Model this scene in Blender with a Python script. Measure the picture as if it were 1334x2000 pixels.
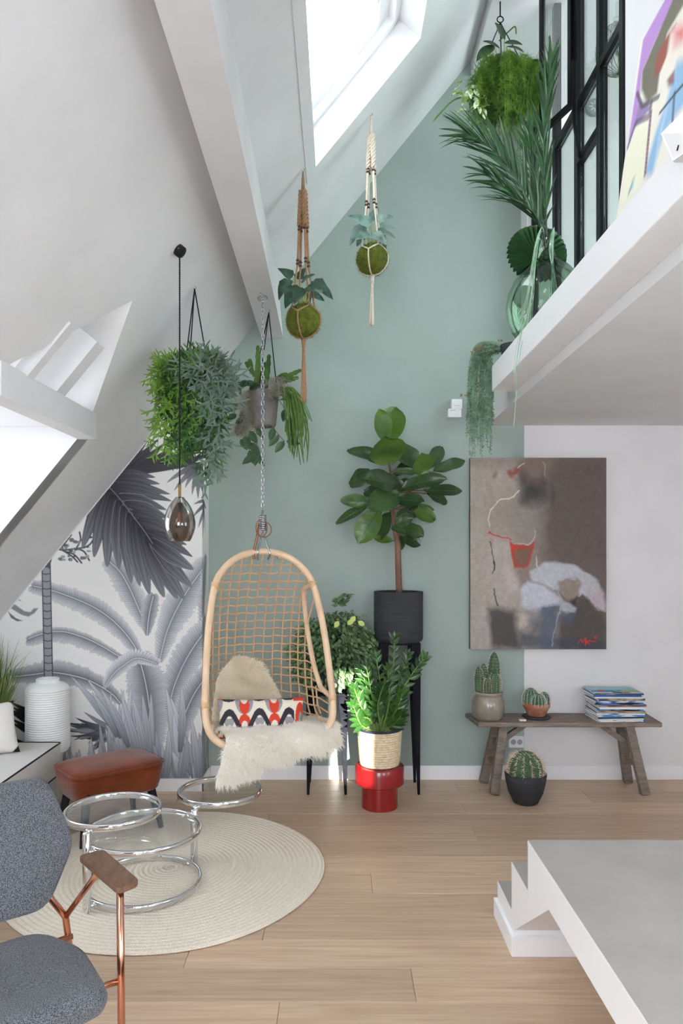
import bpy, bmesh, math, random
import numpy as np
from mathutils import Vector, Matrix, noise
from math import sin, cos, pi, sqrt, atan2, radians as R
for o in list(bpy.data.objects): bpy.data.objects.remove(o)
random.seed(7); rnd = random.Random(11); np.random.seed(5)
SC = bpy.context.scene; COL = SC.collection

# ---------------------------------------------------------------- camera
F, CX, CY, CH = 1400.0, 660.0, 1075.0, 1.55      # focal in px of the 1334x2000 frame, principal point, eye height
cd = bpy.data.cameras.new('camera'); cam = bpy.data.objects.new('camera', cd); COL.objects.link(cam)
cd.sensor_fit = 'HORIZONTAL'; cd.sensor_width = 36; cd.lens = 36 * F / 1334
cd.shift_x = (667 - CX) / 1334; cd.shift_y = (CY - 1000) / 1334; cd.clip_start = .05
cam.location = (0, 0, CH); cam.rotation_euler = (pi / 2, 0, 0); SC.camera = cam

# ---------------------------------------------------------------- sky, sun, exposure
wd = bpy.data.worlds.new('sky'); SC.world = wd; wd.use_nodes = True
bg = wd.node_tree.nodes['Background']; bg.inputs[0].default_value = (.89, .945, 1, 1); bg.inputs[1].default_value = 9.5
sl = bpy.data.lights.new('sun', 'SUN'); sl.energy = 30; sl.angle = R(.6); sl.color = (1, .96, .9)
sun = bpy.data.objects.new('sun', sl); COL.objects.link(sun)
SUN_DIR = Vector((-.1, 1, -.25)).normalized()
sun.rotation_euler = SUN_DIR.to_track_quat('-Z', 'Y').to_euler()
vs = SC.view_settings; vs.view_transform = 'Standard'; vs.look = 'None'; vs.gamma = 1; vs.use_curve_mapping = False
vs.exposure = .06
SC.cycles.max_bounces = 16; SC.cycles.diffuse_bounces = 8; SC.cycles.transparent_max_bounces = 16

# ---------------------------------------------------------------- helpers
def P(x, y, Y):                       # a point of the photograph taken at depth Y
    return Vector(((x - CX) * Y / F, Y, CH - (y - CY) * Y / F))
def srgb(c):
    if isinstance(c, str): c = tuple(int(c[i:i + 2], 16) / 255 for i in (0, 2, 4))
    return tuple((v / 12.92 if v <= .04045 else ((v + .055) / 1.055) ** 2.4) for v in c)
MATS = {}
def mat(name, col='cccccc', rough=.6, metal=0, col2=None, scale=20, detail=4, stretch=None, bump=0, bscale=None, lo=.35, hi=.65,
        rand=0, spec=.5, trans=0, ior=1.45, coat=0, sheen=0, alpha=1, sss=0, coords='pos', attr=None, emit=0):
    m = bpy.data.materials.new(name); m.use_nodes = True; MATS[name] = m
    nt = m.node_tree; N = nt.nodes; L = nt.links; b = N['Principled BSDF']
    c1 = srgb(col); b.inputs['Base Color'].default_value = (*c1, 1)
    b.inputs['Roughness'].default_value = rough; b.inputs['Metallic'].default_value = metal
    b.inputs['Specular IOR Level'].default_value = spec; b.inputs['IOR'].default_value = ior
    b.inputs['Transmission Weight'].default_value = trans; b.inputs['Coat Weight'].default_value = coat
    b.inputs['Sheen Weight'].default_value = sheen; b.inputs['Alpha'].default_value = alpha
    if sss: b.inputs['Subsurface Weight'].default_value = sss; b.inputs['Subsurface Radius'].default_value = (.02, .02, .02)
    out = None
    if col2 or bump:
        if coords == 'pos': tc = N.new('ShaderNodeNewGeometry').outputs['Position']
        elif coords == 'obj': tc = N.new('ShaderNodeTexCoord').outputs['Object']
        else: tc = N.new('ShaderNodeTexCoord').outputs['Generated']
        if stretch:
            mp = N.new('ShaderNodeMapping'); mp.inputs['Scale'].default_value = stretch; L.new(tc, mp.inputs[0]); tc = mp.outputs[0]
    if col2:
        nz = N.new('ShaderNodeTexNoise'); nz.inputs['Scale'].default_value = scale; nz.inputs['Detail'].default_value = detail
        L.new(tc, nz.inputs['Vector'])
        cr = N.new('ShaderNodeValToRGB'); cr.color_ramp.elements[0].position = lo; cr.color_ramp.elements[1].position = hi
        cr.color_ramp.elements[0].color = (*c1, 1); cr.color_ramp.elements[1].color = (*srgb(col2), 1)
        L.new(nz.outputs['Fac'], cr.inputs[0]); out = cr.outputs[0]
    if attr:
        at = N.new('ShaderNodeAttribute'); at.attribute_name = attr; out = at.outputs['Color']
    if rand:
        oi = N.new('ShaderNodeObjectInfo'); hs = N.new('ShaderNodeHueSaturation')
        mr = N.new('ShaderNodeMapRange'); mr.inputs['To Min'].default_value = 1 - rand; mr.inputs['To Max'].default_value = 1 + rand
        L.new(oi.outputs['Random'], mr.inputs[0]); L.new(mr.outputs[0], hs.inputs['Value'])
        if out: L.new(out, hs.inputs['Color'])
        else: hs.inputs['Color'].default_value = (*c1, 1)
        out = hs.outputs[0]
    if out: L.new(out, b.inputs['Base Color'])
    if bump:
        n2 = N.new('ShaderNodeTexNoise'); n2.inputs['Scale'].default_value = bscale or scale; n2.inputs['Detail'].default_value = detail
        L.new(tc, n2.inputs['Vector'])
        bp = N.new('ShaderNodeBump'); bp.inputs['Strength'].default_value = bump; bp.inputs['Distance'].default_value = .01
        L.new(n2.outputs['Fac'], bp.inputs['Height']); L.new(bp.outputs[0], b.inputs['Normal'])
    if emit:
        b.inputs['Emission Color'].default_value = (*c1, 1); b.inputs['Emission Strength'].default_value = emit
    return m
def glass(name, col='ffffff', rough=0.0, gloss=.12):    # thin clear pane: transparent + fresnel mirror
    m = bpy.data.materials.new(name); m.use_nodes = True; MATS[name] = m
    nt = m.node_tree; N = nt.nodes; L = nt.links; N.remove(N['Principled BSDF'])
    t = N.new('ShaderNodeBsdfTransparent'); t.inputs[0].default_value = (*srgb(col), 1)
    g = N.new('ShaderNodeBsdfGlossy'); g.inputs['Roughness'].default_value = rough
    lw = N.new('ShaderNodeLayerWeight'); lw.inputs[0].default_value = .25
    mr = N.new('ShaderNodeMapRange'); mr.inputs['To Min'].default_value = gloss * .5; mr.inputs['To Max'].default_value = min(1, gloss * 5)
    L.new(lw.outputs['Fresnel'], mr.inputs[0])
    mx = N.new('ShaderNodeMixShader'); L.new(mr.outputs[0], mx.inputs[0]); L.new(t.outputs[0], mx.inputs[1]); L.new(g.outputs[0], mx.inputs[2])
    L.new(mx.outputs[0], N['Material Output'].inputs[0])
    return m
def link(o, parent=None):
    COL.objects.link(o)
    if parent is not None:
        o.parent = parent; o.matrix_parent_inverse = Matrix.Translation(-Vector(parent.get('org', (0, 0, 0))))
    return o
def mesh(name, v, f, m=None, parent=None, smooth=False, **kw):
    me = bpy.data.meshes.new(name); me.from_pydata([tuple(p) for p in v], [], f); me.update()
    return obj(name, me, m, parent, smooth, **kw)
def obj(name, me, m=None, parent=None, smooth=False, **kw):
    if m is not None and not me.materials: me.materials.append(MATS[m] if isinstance(m, str) else m)
    if smooth: me.polygons.foreach_set('use_smooth', [True] * len(me.polygons))
    o = bpy.data.objects.new(name, me); link(o, parent)
    for k, x in kw.items(): o[k] = x
    return o
def thing(name, loc, label, category, group=None):
    o = bpy.data.objects.new(name, None); COL.objects.link(o); o.empty_display_size = .05
    o.location = loc; o['org'] = tuple(loc); o['label'] = label; o['category'] = category
    if group: o['group'] = group
    return o
class MB:
    """collects shapes, then becomes one mesh object"""
    def __init__(s): s.v = []; s.f = []
    def add(s, v, f, M=None):
        n = len(s.v); s.v += [(M @ Vector(p)) if M is not None else Vector(p) for p in v]; s.f += [tuple(i + n for i in q) for q in f]; return s
    def box(s, x0, x1, y0, y1, z0, z1, M=None):
        return s.add([(x0, y0, z0), (x1, y0, z0), (x1, y1, z0), (x0, y1, z0), (x0, y0, z1), (x1, y0, z1), (x1, y1, z1), (x0, y1, z1)],
                     [(3, 2, 1, 0), (4, 5, 6, 7), (0, 1, 5, 4), (1, 2, 6, 5), (2, 3, 7, 6), (3, 0, 4, 7)], M)
    def tube(s, pts, r, n=8, closed=False, M=None, cap=True):
        return s.add(*tube(pts, r, n, closed, cap), M)
    def lathe(s, prof, n=32, M=None, c=(0, 0, 0)):
        return s.add(*lathe(prof, n, c), M)
    def build(s, name, m, parent=None, smooth=False, bevel=0, seg=2, **kw):
        o = mesh(name, s.v, s.f, m, parent, smooth, **kw)
        if bevel:
            md = o.modifiers.new('b', 'BEVEL'); md.width = bevel; md.segments = seg; md.limit_method = 'ANGLE'; md.angle_limit = R(35)
            md.harden_normals = False
            if seg > 1: o.data.polygons.foreach_set('use_smooth', [True] * len(o.data.polygons)); wn = o.modifiers.new('w', 'WEIGHTED_NORMAL')
        return o
def tube(pts, r, n=8, closed=False, cap=True):
    pts = [Vector(p) for p in pts]; k = len(pts)
    rs = r if isinstance(r, (list, tuple)) else [r] * k
    v, f = [], []; up = None
    for i, p in enumerate(pts):
        a = pts[i - 1] if (i or closed) else p; b = pts[(i + 1) % k] if (i < k - 1 or closed) else p
        t = (b - a); t = t.normalized() if t.length > 1e-9 else Vector((0, 0, 1))
        if up is None:
            up = Vector((0, 0, 1)) if abs(t.z) < .9 else Vector((1, 0, 0))
        up = (up - t * up.dot(t)); up = up.normalized() if up.length > 1e-6 else t.orthogonal().normalized()
        w = t.cross(up)
        for j in range(n):
            an = 2 * pi * j / n; v.append(p + (up * cos(an) + w * sin(an)) * rs[i])
    for i in range(k if closed else k - 1):
        for j in range(n):
            a = i * n + j; b = i * n + (j + 1) % n; c = ((i + 1) % k) * n
            f.append((a, b, c + (j + 1) % n, c + j))
    if cap and not closed: f.append(tuple(range(n - 1, -1, -1))); f.append(tuple((k - 1) * n + j for j in range(n)))
    return v, f
def lathe(prof, n=32, c=(0, 0, 0)):
    v, f = [], []; k = len(prof)
    for r, z in prof:
        for j in range(n):
            a = 2 * pi * j / n; v.append((c[0] + r * cos(a), c[1] + r * sin(a), c[2] + z))
    for i in range(k - 1):
        for j in range(n): f.append((i * n + j, i * n + (j + 1) % n, (i + 1) * n + (j + 1) % n, (i + 1) * n + j))
    if prof[0][0] > 1e-6: f.append(tuple(range(n - 1, -1, -1)))
    if prof[-1][0] > 1e-6: f.append(tuple((k - 1) * n + j for j in range(n)))
    return v, f
def spline(pts, n=8, closed=False):       # Catmull-Rom through the points
    pts = [Vector(p) for p in pts]; k = len(pts); out = []
    rng = range(k) if closed else range(k - 1)
    for i in rng:
        if closed: a, b, c, d = pts[i - 1], pts[i], pts[(i + 1) % k], pts[(i + 2) % k]
        else: a, b, c, d = pts[max(i - 1, 0)], pts[i], pts[i + 1], pts[min(i + 2, k - 1)]
        for j in range(n):
            t = j / n
            out.append(.5 * ((2 * b) + (c - a) * t + (2 * a - 5 * b + 4 * c - d) * t * t + (3 * b - a - 3 * c + d) * t ** 3))
    if not closed: out.append(pts[-1])
    return out
def frame(p, d, up=(0, 0, 1), roll=0):     # matrix at p: +Y along d, +Z towards up
    d = Vector(d).normalized(); up = Vector(up)
    x = d.cross(up)
    x = x.normalized() if x.length > 1e-5 else d.orthogonal().normalized()
    z = x.cross(d); M = Matrix((x, d, z)).transposed().to_4x4()
    return Matrix.Translation(Vector(p)) @ M @ Matrix.Rotation(roll, 4, 'Y')
def leafmesh(L, W, prof, nu=6, droop=0, cup=0, wave=0, fold=0):
    """leaf along +Y, width along X, face up +Z. prof: width fraction at t in 0..1"""
    v, f = [], []; nw = 4
    for i in range(nu + 1):
        t = i / nu; w = W * prof(t) / 2; ang = droop * t; y = L * (sin(ang) / droop if droop else t) if droop else L * t
        z = -L * (1 - cos(ang)) / droop if droop else 0
        for j in range(nw + 1):
            s = j / nw * 2 - 1
            zz = z + cup * W * s * s + fold * abs(s) * w + wave * W * sin(t * 11 + (2 if s > 0 else 0)) * abs(s) ** 2
            v.append((s * w, y, zz))
    for i in range(nu):
        for j in range(nw):
            a = i * (nw + 1) + j; f.append((a, a + 1, a + nw + 2, a + nw + 1))
    return v, f
def lmesh(name, m, *a, **k):
    v, f = leafmesh(*a, **k); me = bpy.data.meshes.new(name); me.from_pydata(v, [], f); me.update()
    me.polygons.foreach_set('use_smooth', [True] * len(me.polygons)); me.materials.append(MATS[m]); return me
def inst(name, me, M, parent=None, **kw):
    o = bpy.data.objects.new(name, me); COL.objects.link(o)
    if parent is not None:
        o.parent = parent; o.matrix_parent_inverse = Matrix.Translation(-Vector(parent.get('org', (0, 0, 0))))
    o.matrix_basis = M
    for k, x in kw.items(): o[k] = x
    return o
def struct(o): o['kind'] = 'structure'; return o
oval = lambda t: (sin(pi * min(1, t * 1.02)) ** .7) if 0 < t < 1 else .02
lance = lambda t: max(.03, (4 * t * (1 - t)) ** .8 * (1.25 - .5 * t))
# ================================================================ materials of the shell
mat('white_paint', 'e0e0e1', .7, col2='dadadb', scale=3, bump=.05, bscale=60)
mat('white_gloss', 'f0f0f2', .45)
mat('green_paint', 'a3b1aa', .75, col2='9caaa3', scale=2.5, bump=.05, bscale=80)
mat('blush_paint', 'e2dfdf', .75, col2='dcd9d9', scale=2.5, bump=.05, bscale=80)
mat('black_steel', '14161a', .4, metal=.6)
glass('pane_glass', 'e8efec', gloss=.10)
glass('ribbed_glass', 'd5dcd8', rough=.1, gloss=.4)
glass('clear_glass', 'fdfefd', gloss=.05)
mat('concrete', 'aaa5a0', .6, col2='9d9893', scale=4, detail=6, bump=.05, bscale=30, lo=.3, hi=.7)
BW = 4.855                      # depth of the green wall
MW = 4.62                       # depth of the mural wall
roofz = lambda x: 3.767 + 1.224 * x
# ---------------------------------------------------------------- floor of oak planks
def oak():
    m = bpy.data.materials.new('oak'); m.use_nodes = True; nt = m.node_tree; N = nt.nodes; L = nt.links; b = N['Principled BSDF']; MATS['oak'] = m
    geo = N.new('ShaderNodeNewGeometry'); oi = N.new('ShaderNodeObjectInfo')
    off = N.new('ShaderNodeCombineXYZ'); ml = N.new('ShaderNodeMath'); ml.operation = 'MULTIPLY'; ml.inputs[1].default_value = 37
    L.new(oi.outputs['Random'], ml.inputs[0]); L.new(ml.outputs[0], off.inputs[0]); L.new(ml.outputs[0], off.inputs[2])
    ad = N.new('ShaderNodeVectorMath'); L.new(geo.outputs['Position'], ad.inputs[0]); L.new(off.outputs[0], ad.inputs[1])
    mp = N.new('ShaderNodeMapping'); mp.inputs['Scale'].default_value = (1.2, 26, 26); L.new(ad.outputs[0], mp.inputs[0])
    n1 = N.new('ShaderNodeTexNoise'); n1.inputs['Scale'].default_value = 2.2; n1.inputs['Detail'].default_value = 7; n1.inputs['Distortion'].default_value = .6
    L.new(mp.outputs[0], n1.inputs[0])
    cr = N.new('ShaderNodeValToRGB'); e = cr.color_ramp.elements; e[0].position = .3; e[1].position = .72
    e[0].color = (*srgb('ba9d83'), 1); e[1].color = (*srgb('d3bba1'), 1); L.new(n1.outputs[0], cr.inputs[0])
    hs = N.new('ShaderNodeHueSaturation'); mr = N.new('ShaderNodeMapRange'); mr.inputs['To Min'].default_value = .86; mr.inputs['To Max'].default_value = 1.1
    L.new(oi.outputs['Random'], mr.inputs[0]); L.new(mr.outputs[0], hs.inputs['Value']); L.new(cr.outputs[0], hs.inputs['Color'])
    L.new(hs.outputs[0], b.inputs['Base Color']); b.inputs['Roughness'].default_value = .42
    bp = N.new('ShaderNodeBump'); bp.inputs['Strength'].default_value = .12; bp.inputs['Distance'].default_value = .004
    L.new(n1.outputs[0], bp.inputs['Height']); L.new(bp.outputs[0], b.inputs['Normal'])
oak()
mat('subfloor', '4a3c30', .9)
fl = struct(MB().box(-2.9, 3.25, -1.6, BW + .1, -.08, -.022).build('floor', 'subfloor'))
joints = {0: [.78], 1: [1.57, -1.0], 2: [.76, -1.3], 3: [1.59, -.4], 4: [.75], 5: [-1.1, 1.9], 6: [1.02, -.7], 7: [.157, 2.0], 8: [-.9, 1.3],
          9: [1.5, -.3], 10: [-.575, 1.1], 11: [.27, 1.9], 12: [-.2]}
ytop = BW
edges = [BW, 4.617, 4.405, 4.215, 4.02, 3.83, 3.632, 3.433, 3.237, 3.04, 2.85, 2.66, 2.463]
while edges[-1] > -1.5: edges.append(edges[-1] - .197)
for i in range(len(edges) - 1):
    xs = [-2.85] + sorted(joints.get(i, [rnd.uniform(-2, 0), rnd.uniform(.4, 2.5)])) + [3.2]
    for a, b in zip(xs[:-1], xs[1:]):
        MB().box(a + .0006, b - .0006, edges[i + 1] + .0006, edges[i] - .0006, -.022, 0).build('plank', 'oak', fl, bevel=.0015, seg=1)
# ---------------------------------------------------------------- walls
def wall_poly(name, pts, y0, y1, m):      # polygon in XZ, extruded in Y
    n = len(pts); v = [(x, y0, z) for x, z in pts] + [(x, y1, z) for x, z in pts]
    f = [tuple(range(n)), tuple(range(2 * n - 1, n - 1, -1))] + [(i + n, (i + 1) % n + n, (i + 1) % n, i) for i in range(n)]
    return struct(mesh(name, v, f, m))
GX = 1.262
wg = wall_poly('wall_back', [(-1.2, -.05), (GX, -.05), (GX, 5.3), (.95, 5.2), (-1.2, 2.6)], BW, BW + .15, 'green_paint')
wall_poly('wall_right_back', [(GX, -.05), (3.25, -.05), (3.25, 5.3), (GX, 5.3)], BW, BW + .15, 'blush_paint')
wr = MB()
for q_ in ((-1.6, .1, -.05, 2.45), (1.2, BW + .1, -.05, 2.45), (.1, 1.2, -.05, .9), (.1, 1.2, 2.1, 2.45)): wr.box(3.2, 3.34, q_[0], q_[1], q_[2], q_[3])
struct(wr.build('wall_right', 'blush_paint'))
w7 = struct(bpy.data.objects.new('window_7', None)); COL.objects.link(w7)  # unseen window, added to let general light in from the right
MB().box(3.28, 3.285, .1, 1.2, .9, 2.1).build('pane', 'clear_glass', w7)
# mural wall body (the printed paper is laid on it further down)
MX = -.875
wall_poly('wall_left', [(-2.75, -.05), (MX, -.05), (MX, 2.9), (-2.75, .6)], MW, BW + .15, 'white_paint')
struct(MB().box(-2.75, -2.6, -1.6, MW + .2, -.05, .75).build('wall_knee', 'white_paint'))
def skirting(name, x0, x1, y, z=.094, d=.014):
    return struct(MB().box(x0, x1, y - d, y, 0, z).build(name, 'white_gloss', bevel=.003))
skirting('baseboard_back', MX + .014, 3.2, BW)
skirting('baseboard_left', -2.6, MX + .014, MW, .078)
struct(MB().box(MX, MX + .014, MW - .014, BW - .014, 0, .085).build('baseboard_side', 'white_gloss', bevel=.003))
# ---------------------------------------------------------------- sloping roof with skylight and dormer openings
SKY = (-.12, .447, 2.70, 3.868)          # x0,x1,y0,y1
DY0, DY1, DAX, DAY, DEX = 2.63, 3.695, -.909, 3.17, -1.29
YB, YE = -1.6, BW
# two out-of-view roof windows, added to light the room from above
SK2 = (-.12, .447, .15, 1.32); SK3 = (-1.75, -.62, -.6, .7)
def cells(x0, x1, cuts):                   # strip of roof between x0 and x1 with y-intervals cut out
    y = YB; out = []
    for a_, b_ in sorted(cuts) + [(YE, YE)]:
        if a_ > y: out.append([(x0, y), (x1, y), (x1, a_), (x0, a_)])
        y = b_
    return out
polys = cells(.447, 1.35, []) + cells(-.12, .447, [SKY[2:], SK2[2:]]) + cells(-.62, -.12, []) + cells(DAX, -.62, [SK3[2:]]) \
    + cells(-1.75, DAX, [SK3[2:], (DY0, DY1)]) + cells(-2.7, -1.75, [(DY0, DY1)]) \
    + [[(DEX, DY0), (DAX, DY0), (DAX, DAY)], [(DEX, DY1), (DAX, DAY), (DAX, DY1)]]
TH = .24; nrm = Vector((-1.224, 0, 1)).normalized() * TH
v, f = [], []
for pl in polys:
    n = len(v); k = len(pl)
    v += [Vector((x, y, roofz(x))) for x, y in pl] + [Vector((x, y, roofz(x))) + nrm for x, y in pl]
    f += [tuple(range(n + k - 1, n - 1, -1)), tuple(range(n + k, n + 2 * k))] + [(n + i, n + (i + 1) % k, n + k + (i + 1) % k, n + k + i) for i in range(k)]
struct(mesh('ceiling', v, f, 'white_paint'))
# thin raised panel edge that runs beside the skylight
w_ = Vector((1, 0, 1.224)).normalized(); q = Vector((1.224, 0, -1)).normalized()
a = Vector((-.172, YB, roofz(-.172))); MBt = MB()
for yy0, yy1 in ((YB, 3.92),):
    c = [a + q * .006, a + w_ * .012 + q * .006, a + w_ * .012, a]
    MBt.add([Vector((p.x, yy0, p.z)) for p in c] + [Vector((p.x, yy1, p.z)) for p in c], [(0, 1, 5, 4), (1, 2, 6, 5), (2, 3, 7, 6), (3, 0, 4, 7), (0, 3, 2, 1), (4, 5, 6, 7)])
struct(MBt.build('trim_1', 'white_paint'))
# skylight: reveal comes from the roof thickness, frame and sash sit near its outer face
def roofbar(x0, x1, y0, y1, d0, d1, name, m, parent):       # bar lying in the roof plane, d = distance outwards
    n_ = nrm.normalized(); c = []
    for d in (d0, d1):
        for x, y in ((x0, y0), (x1, y0), (x1, y1), (x0, y1)): c.append(Vector((x, y, roofz(x))) + n_ * d)
    return mesh(name, c, [(3, 2, 1, 0), (4, 5, 6, 7), (0, 1, 5, 4), (1, 2, 6, 5), (2, 3, 7, 6), (3, 0, 4, 7)], m, parent)
for k_, (x0, x1, y0, y1) in ((1, SKY), (4, SK2), (5, SK3)):  # first is the visible skylight, the other two are added light openings
    wn = struct(bpy.data.objects.new('window_%d' % k_, None)); COL.objects.link(wn)
    for nm, bx, dd in (('window_frame', .03, (.15, .26)), ('sash', .055, (.19, .24))):
        o_ = 0 if nm == 'window_frame' else .03
        roofbar(x0 + o_, x0 + o_ + bx, y0, y1, *dd, nm, 'white_gloss', wn); roofbar(x1 - o_ - bx, x1 - o_, y0, y1, *dd, nm, 'white_gloss', wn)
        roofbar(x0, x1, y0 + o_, y0 + o_ + bx * 1.4, *dd, nm, 'white_gloss', wn); roofbar(x0, x1, y1 - o_ - bx * 1.4, y1 - o_, *dd, nm, 'white_gloss', wn)
    roofbar(x0 + .08, x1 - .08, y0 + .09, y1 - .09, .212, .218, 'pane', 'clear_glass', wn)
    roofbar(x1 - .125, x1 - .105, y1 - .6, y1 - .3, .165, .19, 'ventilation_bar', 'white_gloss', wn)
# wall behind the viewpoint pierced by unseen windows added for their light
SW = (.61, .785, 1.62, 2.34); FG = [(-1.1, .25, .95, 2.2), (1.5, 2.5, 1.0, 2.0)]     # added: slim clear slot for the sun strip, two frosted ones for fill
wf = MB(); xs_ = [-2.75, FG[0][0], FG[0][1], SW[0], SW[1], FG[1][0], FG[1][1], 3.3]
for i_ in range(7):
    h_ = {1: FG[0][2:], 3: SW[2:], 5: FG[1][2:]}.get(i_)
    for z_ in ([(-.05, 5.4)] if not h_ else [(-.05, h_[0]), (h_[1], 5.4)]): wf.box(xs_[i_], xs_[i_ + 1], YB - .12, YB, *z_)
struct(wf.build('wall_front', 'white_paint'))
def frosted():
    m = bpy.data.materials.new('frosted'); m.use_nodes = True; N = m.node_tree.nodes; L = m.node_tree.links; N.remove(N['Principled BSDF']); MATS['frosted'] = m
    tr = N.new('ShaderNodeBsdfTranslucent'); tr.inputs[0].default_value = (*srgb('e4eaf4'), 1); L.new(tr.outputs[0], N['Material Output'].inputs[0])
frosted()
for k_, (xa, xb, za, zb_) in ((8, FG[0]), (9, FG[1])):
    wn = struct(bpy.data.objects.new('window_%d' % k_, None)); COL.objects.link(wn); n_ = 3  # unseen frosted windows, added to spread soft light from the front
    for i_ in range(n_):
        a_ = xa + (xb - xa) * i_ / n_; b_ = xa + (xb - xa) * (i_ + 1) / n_
        mesh('pane', [(a_, YB - .06, za), (b_, YB - .06, za), (b_, YB - .06, zb_), (a_, YB - .06, zb_)], [(0, 1, 2, 3)], 'frosted', wn)
        MB().box(a_ - .02, a_ + .02, YB - .08, YB - .04, za, zb_).build('mullion', 'white_gloss', wn)
w6 = struct(bpy.data.objects.new('window_6', None)); COL.objects.link(w6)  # added slot, shaped so the sun throws a strip on the plants
MB().box(SW[0], SW[1], YB - .07, YB - .065, SW[2], SW[3]).build('pane', 'clear_glass', w6)
# ---------------------------------------------------------------- dormer with gable roof, tie beam and rafters
dm = struct(bpy.data.objects.new('window_2', None)); COL.objects.link(dm)
ez = roofz(DEX); az = roofz(DAX); XO = -2.62
def slab(name, pts, off, m='white_paint', parent=dm):
    pts = [Vector(p) for p in pts]; off = Vector(off); k = len(pts); v = pts + [p + off for p in pts]
    return mesh(name, v, [tuple(range(k)), tuple(range(2 * k - 1, k - 1, -1))] + [(i + k, (i + 1) % k + k, (i + 1) % k, i) for i in range(k)], m, parent)
slab('dormer_ceiling', [(DAX, DAY, az), (DEX, DY1, ez), (XO, DY1, ez), (XO, DAY, az)], (0, .03, .08))
slab('dormer_ceiling', [(DAX, DAY, az), (XO, DAY, az), (XO, DY0, ez), (DEX, DY0, ez)], (0, -.03, .08))
slab('dormer_cheek', [(DEX, DY1 - .004, ez), (XO, DY1 - .004, ez), (XO, DY1 - .004, roofz(XO))], (0, .12, 0))
slab('dormer_cheek', [(DEX, DY0, ez), (XO, DY0, ez), (XO, DY0, roofz(XO))], (0, -.12, 0))
# tie beam along the eaves of the opening, one rafter in the roof plane, one set back
MB().box(DEX - .035, DEX + .055, DY0, DY1 - .03, ez - .07, ez + .06).build('tie_beam', 'white_paint', dm)
roofbar(DEX, DAX - .16, 2.845, 2.905, -.01, .05, 'rafter', 'white_paint', dm)
roofbar(DEX - .02, -1.06, 3.225, 3.325, .03, .16, 'rafter', 'white_paint', dm)
MB().box(XO, XO + .05, DY0, DY1, 1.05, 1.12).build('window_frame', 'white_gloss', dm)
# gable front: wall with a window in it
gy = [(DY0 - .1, .6), (DY1 + .1, .6), (DY1 + .1, 1.1), (DY0 - .1, 1.1)]
for (ya, yb, za, zb) in ((DY0 - .1, DY1 + .1, .5, 1.05), (DY0 - .1, DY0 + .1, 1.05, ez), (DY1 - .1, DY1 + .1, 1.05, ez)):
    MB().box(XO - .1, XO, ya, yb, za, zb).build('gable_wall', 'white_paint', dm)
slab('gable_wall', [(XO, DY0, ez), (XO, DAY, az), (XO, DY1, ez)], (-.1, 0, 0))
for yy in (DY0 + .1, DAY - .03, DY1 - .15): MB().box(XO - .07, XO - .02, yy, yy + .05, 1.1, ez).build('window_frame', 'white_gloss', dm)
# ---------------------------------------------------------------- purlin under the slope and ridge beam
def prism(name, sec0, y0, sec1, y1, m):
    k = len(sec0); v = [(x, y0, z) for x, z in sec0] + [(x, y1, z) for x, z in sec1]
    return struct(mesh(name, v, [tuple(range(k)), tuple(range(2 * k - 1, k - 1, -1))] + [(i + k, (i + 1) % k + k, (i + 1) % k, i) for i in range(k)], m))
zb = 2.986
nr, fr = (-.435, -.29), (-.518, -.371)
prism('trim_2', [(nr[0], zb), (nr[1], zb), (nr[1] - .03, 3.5), (nr[0], 3.3)], YB, [(fr[0], zb), (fr[1], zb), (fr[1] - .036, 3.4), (fr[0], 3.2)], BW, 'white_paint')
struct(MB().box(.9, 1.34, YB, BW, 4.758, 5.4).build('trim_3', 'white_paint'))
# ---------------------------------------------------------------- loft: floor slab, projecting ledge, wall, room behind the glazing
LZ = 2.59; LE = .87; LP = 1.28
struct(MB().box(1.005, 3.25, YB, BW, 2.396, LZ).build('ceiling_loft', 'white_paint'))
struct(MB().box(LE, 1.005, YB, 4.05, 2.447, LZ).build('trim_4', 'white_gloss', bevel=.004))
struct(MB().box(LP, LP + .12, YB, 3.20, LZ, 5.4).build('wall_loft', 'white_paint'))
struct(MB().box(1.3, 3.25, YB, BW, 4.80, 4.95).build('ceiling_loft_room', 'white_paint'))
wl = MB()
for q_ in ((YB, 1.8, LZ, 4.8), (4.3, BW, LZ, 4.8), (1.8, 4.3, LZ, 2.8), (1.8, 4.3, 4.5, 4.8)): wl.box(3.2, 3.3, *q_)  # gap left in this unseen wall is added to brighten the loft room
struct(wl.build('wall_loft_right', 'white_paint'))
struct(MB().box(1.24, 1.30, 4.70, BW, LZ, 4.758).build('trim_5', 'white_paint'))
# steel glazing between ledge and loft room
gz = struct(bpy.data.objects.new('window_3', None)); COL.objects.link(gz)
bar = lambda nm, x0, x1, y0, y1, z0, z1, m='black_steel': MB().box(x0, x1, y0, y1, z0, z1).build(nm, m, gz, bevel=.002, seg=1)
GT = 4.758
posts = [4.70, 4.22, 3.83, 3.50, 3.215]
for y in posts: bar('steel_post', LP - .012, LP + .03, y - .022, y + .022, LZ, GT)
RZ = 3.92
for a, b in zip(posts[1:], posts[:-1]):
    bar('steel_rail', LP - .01, LP + .028, a + .022, b - .022, LZ, LZ + .04); bar('steel_rail', LP - .01, LP + .028, a + .022, b - .022, RZ - .022, RZ + .022)
    bar('pane', LP + .008, LP + .013, a + .022, b - .022, LZ + .04, RZ - .022, 'pane_glass')
    if a != 3.83: bar('pane', LP + .008, LP + .013, a + .022, b - .022, RZ + .022, GT, 'pane_glass')
bar('steel_rail', LP - .01, LP + .028, 3.522, 3.808, 3.60, 3.635)
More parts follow.
